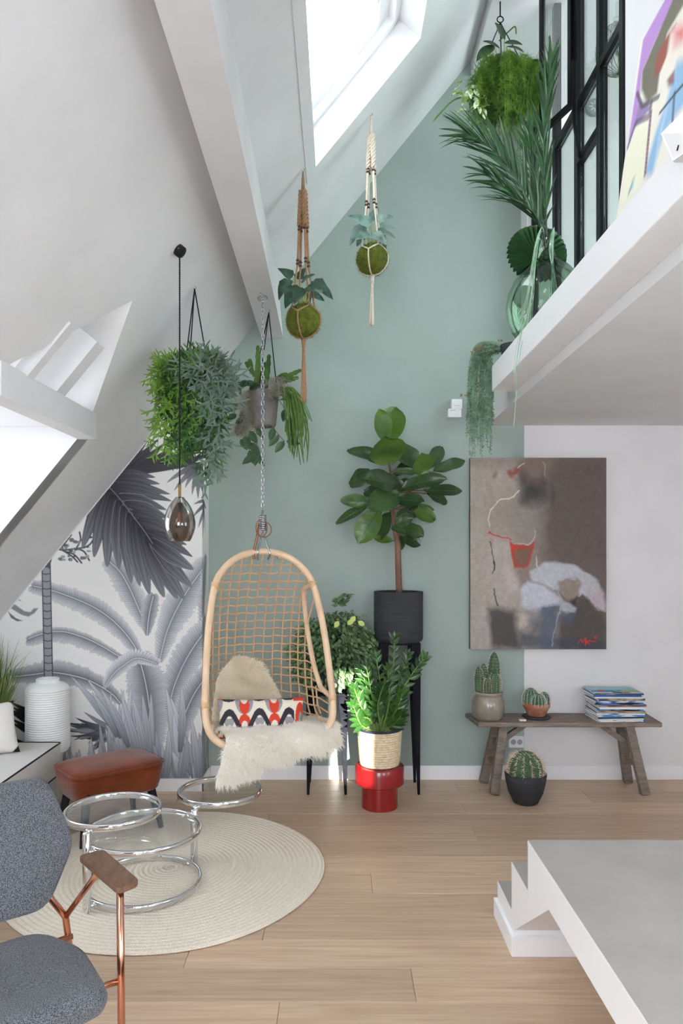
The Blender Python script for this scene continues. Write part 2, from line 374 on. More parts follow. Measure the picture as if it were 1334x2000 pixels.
# ================================================================ furniture
mat('chrome', 'e6e8ea', .06, metal=1)
mat('jute', 'f4ecdf', .9, col2='e4d7c3', scale=260, detail=2, bump=.4, bscale=260, lo=.4, hi=.6)
mat('rust_velvet', '803c20', .8, col2='622b12', scale=7, detail=3, sheen=.3, spec=.1, lo=.3, hi=.7)
mat('black_wood', '17181b', .5)
mat('grey_fabric', '7c8086', .95, col2='3a3d43', scale=420, detail=2, bump=.35, bscale=420, lo=.42, hi=.58, sheen=.15)
mat('copper', 'd79a80', .14, metal=1)
mat('walnut', '8a6a55', .4, col2='6a4c3a', scale=5, detail=6, stretch=(22, 5, 6), lo=.3, hi=.7)
mat('sofa_fabric', 'd6d3d0', .9, col2='cbc8c5', scale=300, bump=.1, bscale=300)
mat('black_piping', '1b1a1e', .8)
mat('ceramic_white', 'eef0ee', .35)
mat('red_lacquer', '8e1518', .22, coat=.4)
mat('tall_black', '121318', .7, spec=.15, col2='1c1e26', scale=30)
mat('bench_wood', '92857a', .75, col2='6d6157', scale=4, detail=7, stretch=(3, 16, 16), bump=.25, bscale=5, lo=.3, hi=.7)
# ---------------------------------------------------------------- rug
RC = (-.816, 3.48); RR = .742; t = thing('round_rug', (RC[0], RC[1], 0), 'round cream braided jute rug under the chrome table', 'rug')
prof = [(0.0, .012)]; nr_ = 31
for i in range(nr_):
    r0 = RR * i / nr_; d = RR / nr_
    for s_, h in ((.12, .0095), (.35, .0135), (.65, .0135), (.88, .0095)): prof.append((r0 + d * s_, h))
prof += [(RR, .004), (RR - .004, 0.0005)]
v, f = lathe(prof, 180)
v = [(x * (1 + .006 * sin(5 * atan2(y, x) + 1)), y * (1 + .006 * sin(5 * atan2(y, x) + 1)), z + .0012 * sin(90 * atan2(y, x) + 40 * sqrt(x * x + y * y) * 20)) for x, y, z in v]
o = mesh('braid', [(x + RC[0], y + RC[1], z) for x, y, z in v], f, 'jute', t, True)
ed = MB().tube([(RC[0] + RR * 1.001 * cos(a * pi / 60) * (1 + .006 * sin(5 * a * pi / 60 + 1)), RC[1] + RR * 1.001 * sin(a * pi / 60) * (1 + .006 * sin(5 * a * pi / 60 + 1)), .006) for a in range(120)], .005, 6, True).build('edge_binding', 'jute', t, True)
RUGZ = .0145
# ---------------------------------------------------------------- swivelling chrome and glass table
C0 = Vector((-.893, 3.29, 0)); t = thing('swivel_coffee_table', C0 + Vector((0, 0, RUGZ)), 'chrome and glass coffee table with two swivelling round tops', 'coffee table')
def ring(name, c, r, z, parent, h=.03, w=.014):
    pr = [(r - w, -h / 2 + .003), (r - w + .003, -h / 2), (r - .003, -h / 2), (r, -h / 2 + .004), (r + .0015, 0), (r, h / 2 - .004), (r - .003, h / 2), (r - w + .003, h / 2), (r - w, h / 2 - .003)]
    n = 96; v, f = [], []
    for a, b in pr:
        for j in range(n): v.append((c[0] + a * cos(2 * pi * j / n), c[1] + a * sin(2 * pi * j / n), z + b))
    k = len(pr)
    for i in range(k):
        for j in range(n): f.append((i * n + j, i * n + (j + 1) % n, ((i + 1) % k) * n + (j + 1) % n, ((i + 1) % k) * n + j))
    return mesh(name, v, f, 'chrome', parent, True)
def disc(c, r, z, parent, name='glass_top'):
    return MB().lathe([(r, -.004), (r, .004)], 72, c=(c[0], c[1], z)).build(name, 'clear_glass', parent)
PL = C0 + Vector((-.174, -.244, 0)); PR_ = C0 + Vector((.19, .219, 0)); DL = Vector((-1.022, 3.263, 0)); DR = Vector((-.612, 3.716, 0))
ring('base_ring', C0, .264, RUGZ + .016, t); ring('shelf_ring', C0, .264, .262, t); disc(C0, .25, .268, t, 'glass_shelf')
for p, zt in ((PL, .352), (PR_, .284)):
    MB().lathe([(.0165, RUGZ), (.0185, RUGZ + .003), (.0185, zt - .004), (.015, zt), (0, zt)], 24, c=(p.x, p.y, 0)).build('post', 'chrome', t, True)
    q = (C0 - p).normalized()
    for z in (RUGZ + .016, .262): MB().tube([p + q * .01 + Vector((0, 0, z)), p + q * .045 + Vector((0, 0, z))], .009, 10).build('bracket', 'chrome', t, True)
for c, z in ((DL, .366), (DR, .302)):
    ring('top_ring', c, .216, z, t); disc(c, .203, z + .007, t)
MB().tube([PL + Vector((0, 0, .35)), PL + (DL - PL) * .12 + Vector((0, 0, .357))], .012, 12).build('pivot', 'chrome', t, True)
MB().tube([PR_ + Vector((0, 0, .282)), PR_ + (DR - PR_) * .12 + Vector((0, 0, .292))], .012, 12).build('pivot', 'chrome', t, True)
# ---------------------------------------------------------------- ottoman
def rrect(hx, hy, r, n=7):
    out = []
    for cx, cy, a0 in ((hx - r, hy - r, 0), (-hx + r, hy - r, pi / 2), (-hx + r, -hy + r, pi), (hx - r, -hy + r, 1.5 * pi)):
        for i in range(n + 1): a = a0 + pi / 2 * i / n; out.append((cx + r * cos(a), cy + r * sin(a)))
    return out
def loft(secs, M=None, cap=True):       # secs: list of (outline2d, z)
    v, f = [], []; n = len(secs[0][0])
    for ol, z in secs: v += [Vector((x, y, z)) for x, y in ol]
    for i in range(len(secs) - 1):
        for j in range(n): f.append((i * n + j, i * n + (j + 1) % n, (i + 1) * n + (j + 1) % n, (i + 1) * n + j))
    if cap: f.append(tuple(range(n - 1, -1, -1))); f.append(tuple((len(secs) - 1) * n + j for j in range(n)))
    if M: v = [M @ p for p in v]
    return v, f
OC = Vector((-1.262, 3.965, 0)); MO = Matrix.Translation(OC) @ Matrix.Rotation(atan2(.316, .367), 4, 'Z')
t = thing('ottoman', OC, 'rust velvet footstool with splayed black legs beside the sofa', 'ottoman')
hx, hy = .258, .192
secs = [(rrect(hx * .86, hy * .82, .06), .225), (rrect(hx * .9, hy * .88, .07), .235), (rrect(hx * .95, hy * .95, .08), .28), (rrect(hx * .985, hy * .985, .085), .33), (rrect(hx, hy, .09), .372)]
mesh('body', *loft(secs, MO), 'rust_velvet', t, True)
secs = [(rrect(hx * .995, hy * .995, .09), .368), (rrect(hx * .97, hy * .96, .085), .382), (rrect(hx * .85, hy * .8, .07), .394), (rrect(hx * .5, hy * .45, .04), .402), (rrect(hx * .15, hy * .12, .01), .404)]
mesh('seat_top', *loft(secs, MO), 'rust_velvet', t, True)
mesh('piping', *[tube([MO @ Vector((x, y, .373)) for x, y in rrect(hx + .002, hy + .002, .09)], .0055, 6, True)][0], 'rust_velvet', t, True)
for sx in (-1, 1):
    for sy in (-1, 1):
        a = MO @ Vector((sx * hx * .7, sy * hy * .66, .235)); b = MO @ Vector((sx * hx * .86, sy * hy * .92, RUGZ + .001 if (MO @ Vector((sx * hx * .86, sy * hy * .92, 0)) - Vector((*RC, 0))).length < RR + .03 else .001))
        MB().tube([a, b], [.025, .014], 12).build('leg', 'black_wood', t, True)
MB().box(-.105, -.1, -.008, .008, -.02, .02, MO @ Matrix.Translation((-.09, -hy * .965, .27))).build('care_tag', 'black_piping', t)
# ---------------------------------------------------------------- lounge chair, bottom left
fd = Vector((.6, -.8, 0)); ld = Vector((.8, .6, 0)); SCN = Vector((-.93, 1.85, 0))
t = thing('lounge_chair', SCN, 'grey tweed lounge chair with copper tube frame and walnut armrest', 'armchair')
LC = lambda a, b, z: SCN + ld * a + fd * b + Vector((0, 0, z))      # a to the chair's left, b forwards
def smooth_poly(pts, n=5, tens=.5): return [(p.x, p.y) for p in spline([Vector((x, y, 0)) for x, y in pts], n, True)]
def roundpoly(pts, r, n=5):            # polygon with rounded corners
    out = []; k = len(pts)
    for i in range(k):
        a, b, c = Vector(pts[i - 1]), Vector(pts[i]), Vector(pts[(i + 1) % k]); u = (a - b).normalized(); w = (c - b).normalized()
        d = min(r, (a - b).length * .48, (c - b).length * .48); p0 = b + u * d; p1 = b + w * d
        for j in range(n + 1): s_ = j / n; out.append(tuple((p0 * (1 - s_) + b * s_) * (1 - s_) + (b * (1 - s_) + p1 * s_) * s_))
    return out
def pad(name, outline, th, tilt, m, parent, r=.022):   # cushion of an outline, tilt(x,y,z)->world
    v, f = [], []; n = len(outline); cx = sum(p[0] for p in outline) / n; cy = sum(p[1] for p in outline) / n
    lay = [(.93, 0), (.975, .12 * th), (1, .4 * th), (1, .62 * th), (.98, .88 * th), (.93, th), (.6, th * 1.06), (.25, th * 1.08)]
    for s_, z in lay: v += [tilt(cx + (x - cx) * s_, cy + (y - cy) * s_, z) for x, y in outline]
    for i in range(len(lay) - 1):
        for j in range(n): f.append((i * n + j, i * n + (j + 1) % n, (i + 1) * n + (j + 1) % n, (i + 1) * n + j))
    f.append(tuple(range(n - 1, -1, -1))); f.append(tuple((len(lay) - 1) * n + j for j in range(n)))
    return mesh(name, v, f, m, parent, True)
seat_o = roundpoly([(-.22, -.24), (.22, -.24), (.29, -.06), (.275, .22), (-.275, .22), (-.29, -.06)], .06)
pad('seat', seat_o, .07, lambda x, y, z: LC(x, y, .345 + z + .04 * y), 'grey_fabric', t)
back_o = roundpoly([(-.225, 0), (.225, 0), (.325, .15), (.255, .36), (-.255, .36), (-.325, .15)], .05)
bend = lambda y: .10 * (y / .36) ** 1.2
pad('backrest', back_o, .055, lambda x, y, z: LC(x, -.255 - bend(y) + z * .97 + (.05 * max(0, .09 - y) / .09 if y < .09 else 0) * .6, .475 + y + z * .18), 'grey_fabric', t)
for s_ in (1, -1):
    L_ = lambda a, b, z: LC(s_ * a, b, z)
    arm = roundpoly([(.315, -.20), (.395, -.20), (.405, .075), (.335, .09)], .022)
    v, f = [], []; n = len(arm)
    for sc_, z in ((.96, .598), (1, .601), (1, .611), (.97, .614)):
        v += [L_(.36 + (x - .36) * sc_, y, z) for x, y in arm]
    for i in range(3):
        for j in range(n): f.append((i * n + j, i * n + (j + 1) % n, (i + 1) * n + (j + 1) % n, (i + 1) * n + j))
    f += [tuple(range(n - 1, -1, -1)), tuple(3 * n + j for j in range(n))]
    mesh('armrest', v, f, 'walnut', t)
    MB().tube([L_(.352, .062, .60), L_(.352, .07, .3), L_(.35, .085, 0)], .0105, 12).build('front_leg', 'copper', t, True)
    MB().tube([L_(.35, -.10, .598), L_(.30, -.275, .40)], .009, 12).build('arm_tube', 'copper', t, True)
    MB().tube([L_(.20, -.31, .56), L_(.255, -.29, .47), L_(.30, -.275, .40), L_(.33, -.30, .2), L_(.35, -.36, 0)], .0105, 12).build('rear_leg', 'copper', t, True)
    MB().tube([L_(.2, .04, .338), L_(.348, .066, .345)], .009, 10).build('seat_bracket', 'copper', t, True)
MB().tube([LC(-.32, -.27, .335), LC(.32, -.27, .335)], .009, 10).build('cross_tube', 'copper', t, True)
# ---------------------------------------------------------------- sofa with cushion, far left
t = thing('sofa', (-2.1, 3.6, 0), 'pale grey sofa with black piping at the left edge', 'sofa')
SX, SY = -1.632, 4.225
MB().box(-2.56, SX, 2.75, SY, .235, .42).build('seat_cushion', 'sofa_fabric', t, bevel=.012, seg=3)
MB().box(-2.54, SX - .015, 2.77, SY - .015, .04, .233).build('base', 'sofa_fabric', t, bevel=.008)
for z in (.418, .238):
    mesh('piping', *tube([(-2.55, SY - .003, z), (SX - .008, SY - .003, z), (SX - .002, SY - .01, z), (SX - .002, 2.76, z)], .005, 6), 'black_piping', t, True)
for x, y in ((-2.45, 2.85), (-1.72, 2.85), (-2.45, 4.12), (-1.72, 4.12)): MB().lathe([(.02, 0), (.024, .045)], 12, c=(x, y, 0)).build('foot', 'black_wood', t)
def pillow(name, M, w, h, th, m, parent=None, nu=24, nv=16, col=None, crease=.0):
    v, f = [], []
    for side in (1, -1):
        for j in range(nv + 1):
            for i in range(nu + 1):
                a = i / nu * 2 - 1; b = j / nv * 2 - 1
                e = (1 - a ** 4) ** .6 * (1 - b ** 4) ** .6 if abs(a) < 1 and abs(b) < 1 else 0
                pinch = 1 - .06 * (1 - abs(b) ** 2) * abs(a) ** 3; pin2 = 1 - .08 * (1 - a * a) * abs(b) ** 3
                v.append(M @ Vector((a * w / 2 * pinch, b * h / 2 * pin2, side * th / 2 * e + crease * sin(a * 7 + b * 3) * e)))
    k = (nu + 1) * (nv + 1)
    for s_ in (0, 1):
        for j in range(nv):
            for i in range(nu):
                q = s_ * k + j * (nu + 1) + i; qq = (q, q + 1, q + nu + 2, q + nu + 1); f.append(qq if s_ == 0 else qq[::-1])
    return mesh(name, v, f, m, parent, True)
def bw_cushion_mat():
    m = mat('cushion_bw', 'e9e5de', .9, attr='Col'); return m
bw_cushion_mat()
MC = Matrix.Translation(Vector((-1.97, 3.97, .552))) @ Matrix.Rotation(R(38), 4, 'Z') @ Matrix.Rotation(R(62), 4, 'X')
t = thing('sofa_cushion', MC.translation - Vector((0, 0, .16)), 'white cushion with black corners leaning on the sofa', 'cushion')
o = pillow('cover', MC, .36, .3, .13, 'cushion_bw', t, 40, 36)
ca = o.data.color_attributes.new('Col', 'FLOAT_COLOR', 'POINT'); arr = np.ones((len(o.data.vertices), 4)); IM = MC.inverted()
co = np.array([IM @ v_.co for v_ in o.data.vertices]); blk = (np.abs(co[:, 0]) + np.abs(co[:, 1]) > .285) | ((co[:, 0] < -.03) & (np.abs(co[:, 1] + .05) < .07))
arr[:, :3] = np.where(blk[:, None], np.array(srgb('17161a')), np.array(srgb('ebe7e0'))); ca.data.foreach_set('color', arr.ravel())
# ---------------------------------------------------------------- ribbed white vase on a low plinth, grass behind the sofa
VX, VY = -1.785, 4.41
mesh('plinth', *lathe([(.085, 0), (.085, .305), (0, .305)], 32, (VX, VY, 0)), 'white_paint', None, True, label='low white plinth behind the sofa under the ribbed vase', category='plinth')
prof = [(0, .306), (.09, .306), (.115, .315), (.126, .335)]
nrb = 27
for i in range(nrb):
    z = .335 + (.705 - .335) * i / nrb; d = (.705 - .335) / nrb
    prof += [(.126, z), (.1305, z + d * .3), (.1305, z + d * .6), (.126, z + d * .95)]
prof += [(.124, .712), (.10, .732), (.072, .738), (.068, .742), (.068, .762), (.064, .764), (.06, .76), (.06, .7)]
mesh('ribbed_vase', *lathe(prof, 56, (VX, VY, 0)), 'ceramic_white', None, True, label='tall white ribbed ceramic vase beside the sofa', category='vase')
mat('grass_blade', '7f9448', .7, col2='566a2b', scale=9, rand=.2)
mat('dark_pot', '2d2e31', .7, col2='242527', scale=30, bump=.1, bscale=50)
t = thing('potted_grass', (-2.12, 4.35, 0), 'tall ornamental grass behind the sofa at the left edge', 'plant')
mesh('pot', *lathe([(.09, 0), (.115, .3), (.11, .305), (.1, .28), (0, .27)], 28, (-2.12, 4.35, 0)), 'dark_pot', t, True)
gb = MB()
for i in range(460):
    a = rnd.uniform(0, 2 * pi); r0 = rnd.uniform(0, .06); L_ = rnd.uniform(.4, .84); out = rnd.uniform(.02, .3) * (L_ / .9)
    b = Vector((-2.10 + r0 * cos(a), 4.35 + r0 * sin(a) * .7, .27)); d = Vector((cos(a) * (.3 if cos(a) < 0 else 1), sin(a) * .5, 0))
    pts = [b + d * out * (s_ ** 2) + Vector((0, 0, L_ * (s_ - .18 * s_ ** 3 * rnd.uniform(.3, 1.4)))) for s_ in (0, .25, .5, .75, 1)]
    w = Vector((-d.y, d.x, 0)).normalized() * .0036; w = Vector((.9, .3, 0)).normalized() * .0036 if i % 2 else w
    vv = []; 
    for k, p in enumerate(pts): e = (1, 1, .85, .6, .1)[k]; vv += [p - w * e, p + w * e]
    gb.add(vv, [(2 * k, 2 * k + 1, 2 * k + 3, 2 * k + 2) for k in range(4)])
gb.build('blades', 'grass_blade', t, kind='stuff')
# ---------------------------------------------------------------- white staircase with concrete treads, bottom right
XS = .675; t = thing('staircase', (XS, 2.9, 0), 'white steps with concrete treads leading up to a raised floor', 'staircase')
ST = [(3.03, .155), (2.786, .342), (2.549, .521)]      # far edge, height
XE = 3.1
prof = [(3.03, 0), (3.03, .137), (2.786, .137), (2.786, .324), (2.549, .324), (2.549, .503), (-1.45, .503), (-1.45, .40), (2.294, .40), (2.745, .095), (2.745, 0)]
n = len(prof); v = [(XS, y, z) for y, z in prof] + [(XE, y, z) for y, z in prof]
mesh('body', v, [tuple(range(n)), tuple(range(2 * n - 1, n - 1, -1))] + [(i + n, (i + 1) % n + n, (i + 1) % n, i) for i in range(n)], 'white_gloss', t)
for (y, z), yb in zip(ST, (2.786, 2.549, -1.45)):
    MB().box(XS + .0005, XE, yb + .0005, y - .0005, z - .0178, z).build('tread', 'concrete', t, bevel=.002, seg=1)
    MB().box(XS - .0008, XS + .0006, yb, y, z - .019, z - .0015).build('tread_edge', 'white_gloss', t)
MB().box(XS - .014, XE, 2.729, 3.044, 0, .078).build('plinth', 'white_gloss', t, bevel=.003)
# ---------------------------------------------------------------- bench
t = thing('wooden_bench', (1.45, 4.66, 0), 'weathered wooden bench with splayed legs below the painting', 'bench')
bt = MB(); yb0, yb1 = 4.525, 4.80
bt.add([(.885, yb0, .432), (2.05, yb0, .432), (2.065, yb1, .432), (.85, yb1, .432), (.885, yb0, .462), (2.05, yb0, .462), (2.065, yb1, .462), (.85, yb1, .462)],
       [(3, 2, 1, 0), (4, 5, 6, 7), (0, 1, 5, 4), (1, 2, 6, 5), (2, 3, 7, 6), (3, 0, 4, 7)])
bt.build('seat_plank', 'bench_wood', t, bevel=.008)
def beam(a, b, w, h, name, m, parent, up=(0, 1, 0), bevel=.004, taper=1):
    a, b = Vector(a), Vector(b); M = frame(a, b - a, up); L_ = (b - a).length; k = taper
    v = [(-w / 2, 0, -h / 2), (w / 2, 0, -h / 2), (w / 2, 0, h / 2), (-w / 2, 0, h / 2), (-w / 2 * k, L_, -h / 2 * k), (w / 2 * k, L_, -h / 2 * k), (w / 2 * k, L_, h / 2 * k), (-w / 2 * k, L_, h / 2 * k)]
    return MB().add(v, [(0, 1, 2, 3), (7, 6, 5, 4), (4, 5, 1, 0), (5, 6, 2, 1), (6, 7, 3, 2), (7, 4, 0, 3)], M).build(name, m, parent, bevel=bevel)
legs = {}
for nm, tx, ty, fx, fy in (('fl', 1.06, 4.60, .99, 4.55), ('fr', 1.865, 4.60, 1.95, 4.55), ('bl', 1.05, 4.72, .97, 4.785), ('br', 1.86, 4.72, 1.935, 4.785)):
    legs[nm] = (Vector((tx, ty, .432)), Vector((fx, fy, .004))); beam(*legs[nm], .055, .05, 'leg', 'bench_wood', t)
at_ = lambda k, z: legs[k][0].lerp(legs[k][1], (.432 - z) / .428)
for s_ in ('l', 'r'):
    for z in (.30, .175): beam(at_('f' + s_, z), at_('b' + s_, z), .022, .032, 'rung', 'bench_wood', t, up=(0, 0, 1))
for s_, dx in (('l', 1), ('r', -1)):
    a = (at_('f' + s_, .29) + at_('b' + s_, .29)) / 2; beam(a, (a.x + dx * .21, a.y, .435), .035, .03, 'brace', 'bench_wood', t)
# ---------------------------------------------------------------- red mushroom stool
SX_, SY_ = .252, 4.34
t = thing('red_stool', (SX_, SY_, 0), 'glossy red two-tier round stool under the woven basket', 'stool')
mesh('foot', *lathe([(0, 0), (.106, 0), (.109, .003), (.109, .146), (0, .146)], 64, (SX_, SY_, 0)), 'red_lacquer', t, False)
o = mesh('seat', *lathe([(0, .142), (.14, .142), (.148, .15), (.148, .245), (.144, .252), (.136, .2545), (0, .2545)], 64, (SX_, SY_, 0)), 'red_lacquer', t, True)
for q in t.children:
    md = q.modifiers.new('e', 'EDGE_SPLIT'); md.split_angle = R(35); q.data.polygons.foreach_set('use_smooth', [True] * len(q.data.polygons))
# ---------------------------------------------------------------- tall black plant stands
def stand(cx, cy, w, d, h, label):
    t = thing('plant_stand', (cx, cy, 0), label, 'plant stand', 'black metal plant stands')
    MB().box(cx - w / 2, cx + w / 2, cy - d / 2, cy + d / 2, h - .014, h).build('top_plate', 'tall_black', t, bevel=.002, seg=1)
    for sx in (-1, 1):
        for sy in (-1, 1):
            x, y = cx + sx * (w / 2 - .03), cy + sy * (d / 2 - .03); a = MB()
            tw, bw = .03, .008
            fx, fy = cx + sx * (w / 2 - .012), cy + sy * (d / 2 - .012)
            a.add([(x - tw, y - tw, h - .014), (x + tw, y - tw, h - .014), (x + tw, y + tw, h - .014), (x - tw, y + tw, h - .014),
                   (fx - bw, fy - bw, 0), (fx + bw, fy - bw, 0), (fx + bw, fy + bw, 0), (fx - bw, fy + bw, 0)],
                  [(0, 1, 2, 3), (7, 6, 5, 4), (4, 5, 1, 0), (5, 6, 2, 1), (6, 7, 3, 2), (7, 4, 0, 3)]).build('leg', 'tall_black', t, bevel=.002, seg=1)
    return t
stand(.394, 4.67, .262, .262, .962, 'tall black tapered-leg stand under the fiddle leaf fig')
stand(-.07, 4.67, .262, .262, .64, 'shorter black tapered-leg stand under the leafy bush')
# ================================================================ hanging rattan chair with sheepskins and cushion
mat('rattan', 'e6c8a8', .42, col2='d9b794', scale=14, detail=3, lo=.35, hi=.7)
mat('cane', 'ddb88f', .5, col2='c9a078', scale=30, lo=.35, hi=.7)
mat('steel', 'b9bcc0', .25, metal=1)
mat('leather', '8a5636', .6)
mat('fur_skin', 'fffbf4', .95)
def fur_mat():
    m = bpy.data.materials.new('fur_white'); m.use_nodes = True; N = m.node_tree.nodes; L = m.node_tree.links; N.remove(N['Principled BSDF']); MATS['fur_white'] = m
    at = N.new('ShaderNodeAttribute'); at.attribute_name = 'Col'; d = N.new('ShaderNodeBsdfDiffuse'); tr = N.new('ShaderNodeBsdfTranslucent'); mx = N.new('ShaderNodeMixShader'); mx.inputs[0].default_value = .5
    L.new(at.outputs['Color'], d.inputs[0]); L.new(at.outputs['Color'], tr.inputs[0]); L.new(d.outputs[0], mx.inputs[1]); L.new(tr.outputs[0], mx.inputs[2]); L.new(mx.outputs[0], N['Material Output'].inputs[0])
fur_mat()
AT = Vector((-.42, 4.0, 0)); yaw = R(17)
cf = Vector((sin(yaw), -cos(yaw), 0)); cr_ = Vector((cos(yaw), sin(yaw), 0))
CP = lambda u, fwd, z: AT + cr_ * u + cf * fwd + Vector((0, 0, z))
t = thing('hanging_chair', (AT.x, AT.y, 2.97), 'rattan egg-shaped hanging chair on a chain', 'hanging chair')
hz = [(0, 1.545), (.12, 1.522), (.21, 1.462), (.27, 1.37), (.305, 1.2), (.325, 1.03), (.338, .85), (.343, .74), (.335, .65), (.30, .585), (.23, .54), (.12, .515), (0, .507)]
fwd_of = lambda z: .27 * max(0, min(1, (1.545 - z) / 1.05)) ** .8
hoop = [CP(u, fwd_of(z), z) for u, z in hz] + [CP(-u, fwd_of(z), z) for u, z in hz[-2:0:-1]]
mesh('front_hoop', *tube(spline(hoop, 6, True), .0185, 14, True), 'rattan', t, True)
az_ = [z for u, z in hz[:8]][::-1]; au_ = [u for u, z in hz[:8]][::-1]
def half(z):                                     # half width of the hoop at height z
    if z <= .74: return float(np.interp(z, [.507, .54, .585, .65, .74], [.05, .23, .30, .335, .343]))
    return float(np.interp(z, az_, au_))
def edge(z):                                     # where the lattice ends: u, forward
    k = max(0, min(1, (z - .745) / (1.36 - .745))); b = (sin(pi * k) ** .3) if 0 < k < 1 else 0
    return half(z) - .032 * b, fwd_of(z) - .25 * b
def dback(z): return -.34 * (1 - max(0, min(1, (z - .62) / .925)) ** 2.4) + .02
def S(th, z):
    eu, ef = edge(z); c = cos(th * pi / 2)
    return CP(eu * sin(th * pi / 2), ef + (min(dback(z), ef) - ef) * c ** .85, z)
for s_ in (-1, 1):
    pts = [S(s_, z) for z in np.linspace(.745, 1.36, 22)]
    mesh('arm_loop', *tube(spline([CP(s_ * (half(.75)), fwd_of(.75), .75)] + pts[1:-1] + [CP(s_ * half(1.36), fwd_of(1.36), 1.36)], 3), .0145, 12), 'rattan', t, True)
for th in np.linspace(-.93, .93, 17):            # upright canes
    pts = []
    for z in np.linspace(.53, 1.53, 30):
        u = .318 * sin(th * pi / 2); eu, ef = edge(z)
        if abs(u) > eu - .002: continue
        c = sqrt(max(0, 1 - (u / eu) ** 2)); pts.append(CP(u, ef + (min(dback(z), ef) - ef) * c ** .85, z))
    if len(pts) > 3:
        zt = float(np.interp(-abs(.318 * sin(th * pi / 2)), [-a for a in au_], az_)) if abs(.318 * sin(th * pi / 2)) < .30 else None
        if zt: pts.append(CP(.318 * sin(th * pi / 2), fwd_of(zt), zt))
        mesh('upright_cane', *tube(pts, .0048, 6), 'cane', t, True)
for z in np.arange(.565, 1.5, .0475):             # level canes, woven slightly wavy
    pts = [S(th, z + .003 * sin(th * 26)) for th in np.linspace(-1, 1, 40)]
    mesh('level_cane', *tube(pts, .0046, 6), 'cane', t, True)
for z in (1.36, .75):
    for s_ in (-1, 1):                           # wrapped bindings on the hoop
        p = CP(s_ * half(z), fwd_of(z), z); mesh('binding', *tube([p + Vector((0, 0, -.02)), p + Vector((0, 0, .02))], .021, 12), 'cane', t, True)
for u in (-.1, .1): p = CP(u, 0, 1.528); mesh('binding', *tube([p - cr_ * .018 + Vector((0, 0, .006 * (1 if u < 0 else -1) - .006)), p + cr_ * .018 + Vector((0, 0, -.006 * (1 if u < 0 else -1) - .003))], .021, 12), 'cane', t, True)
sm = []
for j in range(9):                               # seat of canes between hoop front and back
    u = -.26 + .065 * j; k = sqrt(max(0, 1 - (u / .34) ** 2)); mesh('seat_cane', *tube([CP(u, fwd_of(.5) * k * .95, .518), CP(u, -.3 * k, .525)], .007, 6), 'cane', t, True)
# suspension
top = CP(0, 0, 1.545)
def torus(R_, r, n=20, m=8, sx=1, sy=1):
    return tube([(R_ * sx * cos(2 * pi * i / n), 0, R_ * sy * sin(2 * pi * i / n)) for i in range(n)], r, m, True)
me = bpy.data.meshes.new('chain_link'); v, f = torus(.011, .0028, 14, 6, .72, 1.35); me.from_pydata(v, [], f); me.materials.append(MATS['steel']); me.polygons.foreach_set('use_smooth', [True] * len(me.polygons))
ztop, zbot = 2.955, 1.772; nl = int((ztop - zbot) / .0238)
for i in range(nl):
    inst('chain_link', me, Matrix.Translation((AT.x, AT.y, ztop - .012 - i * .0238)) @ Matrix.Rotation((i % 2) * pi / 2 + .5, 4, 'Z'), t)
mesh('eye_hook', *[tube([(AT.x + .026 * cos(a), AT.y + .012 * sin(a), 2.955 + .02 * sin(a)) for a in np.linspace(0, 2 * pi, 24)[:-1]], .004, 8, True)][0], 'steel', t, True)
mesh('screw_stem', *tube([(AT.x - .012, AT.y, 2.972), (AT.x - .012, AT.y, 2.988)], .005, 8), 'steel', t, True)
mesh('spring', *tube([(AT.x + .017 * cos(a), AT.y + .017 * sin(a), 1.745 - .0115 * a / (2 * pi)) for a in np.linspace(0, 2 * pi * 7, 110)], .0055, 8), 'steel', t, True)
mesh('spring_rod', *tube([(AT.x, AT.y, 1.775), (AT.x, AT.y, 1.63)], .005, 8), 'steel', t, True)
mesh('shackle', *tube(spline([CP(-.028, .0, 1.50), CP(-.032, .024, 1.535), CP(-.022, .014, 1.58), (AT.x, AT.y, 1.645), CP(.022, .014, 1.58), CP(.036, .024, 1.53), CP(.03, 0, 1.50)], 6), .0058, 8), 'steel', t, True)
for k, (cx_, cz_, rx, rz) in enumerate(((.012, 1.665, .038, .042), (-.004, 1.675, .03, .05))):
    mesh('leather_cord', *tube([(AT.x + cx_ + rx * cos(a), AT.y - .02 + .012 * sin(a + k), cz_ + rz * sin(a)) for a in np.linspace(0, 2 * pi, 30)[:-1]], .0028, 6, True), 'leather', t, True)
for dx in (-.03, -.04): mesh('leather_cord', *tube(spline([(AT.x - .02, AT.y - .025, 1.70), (AT.x + dx + .008, AT.y - .03, 1.63), (AT.x + dx - .012, AT.y - .03, 1.53), (AT.x + dx - .006, AT.y - .03, 1.5)], 5), .003, 6), 'leather', t, True)
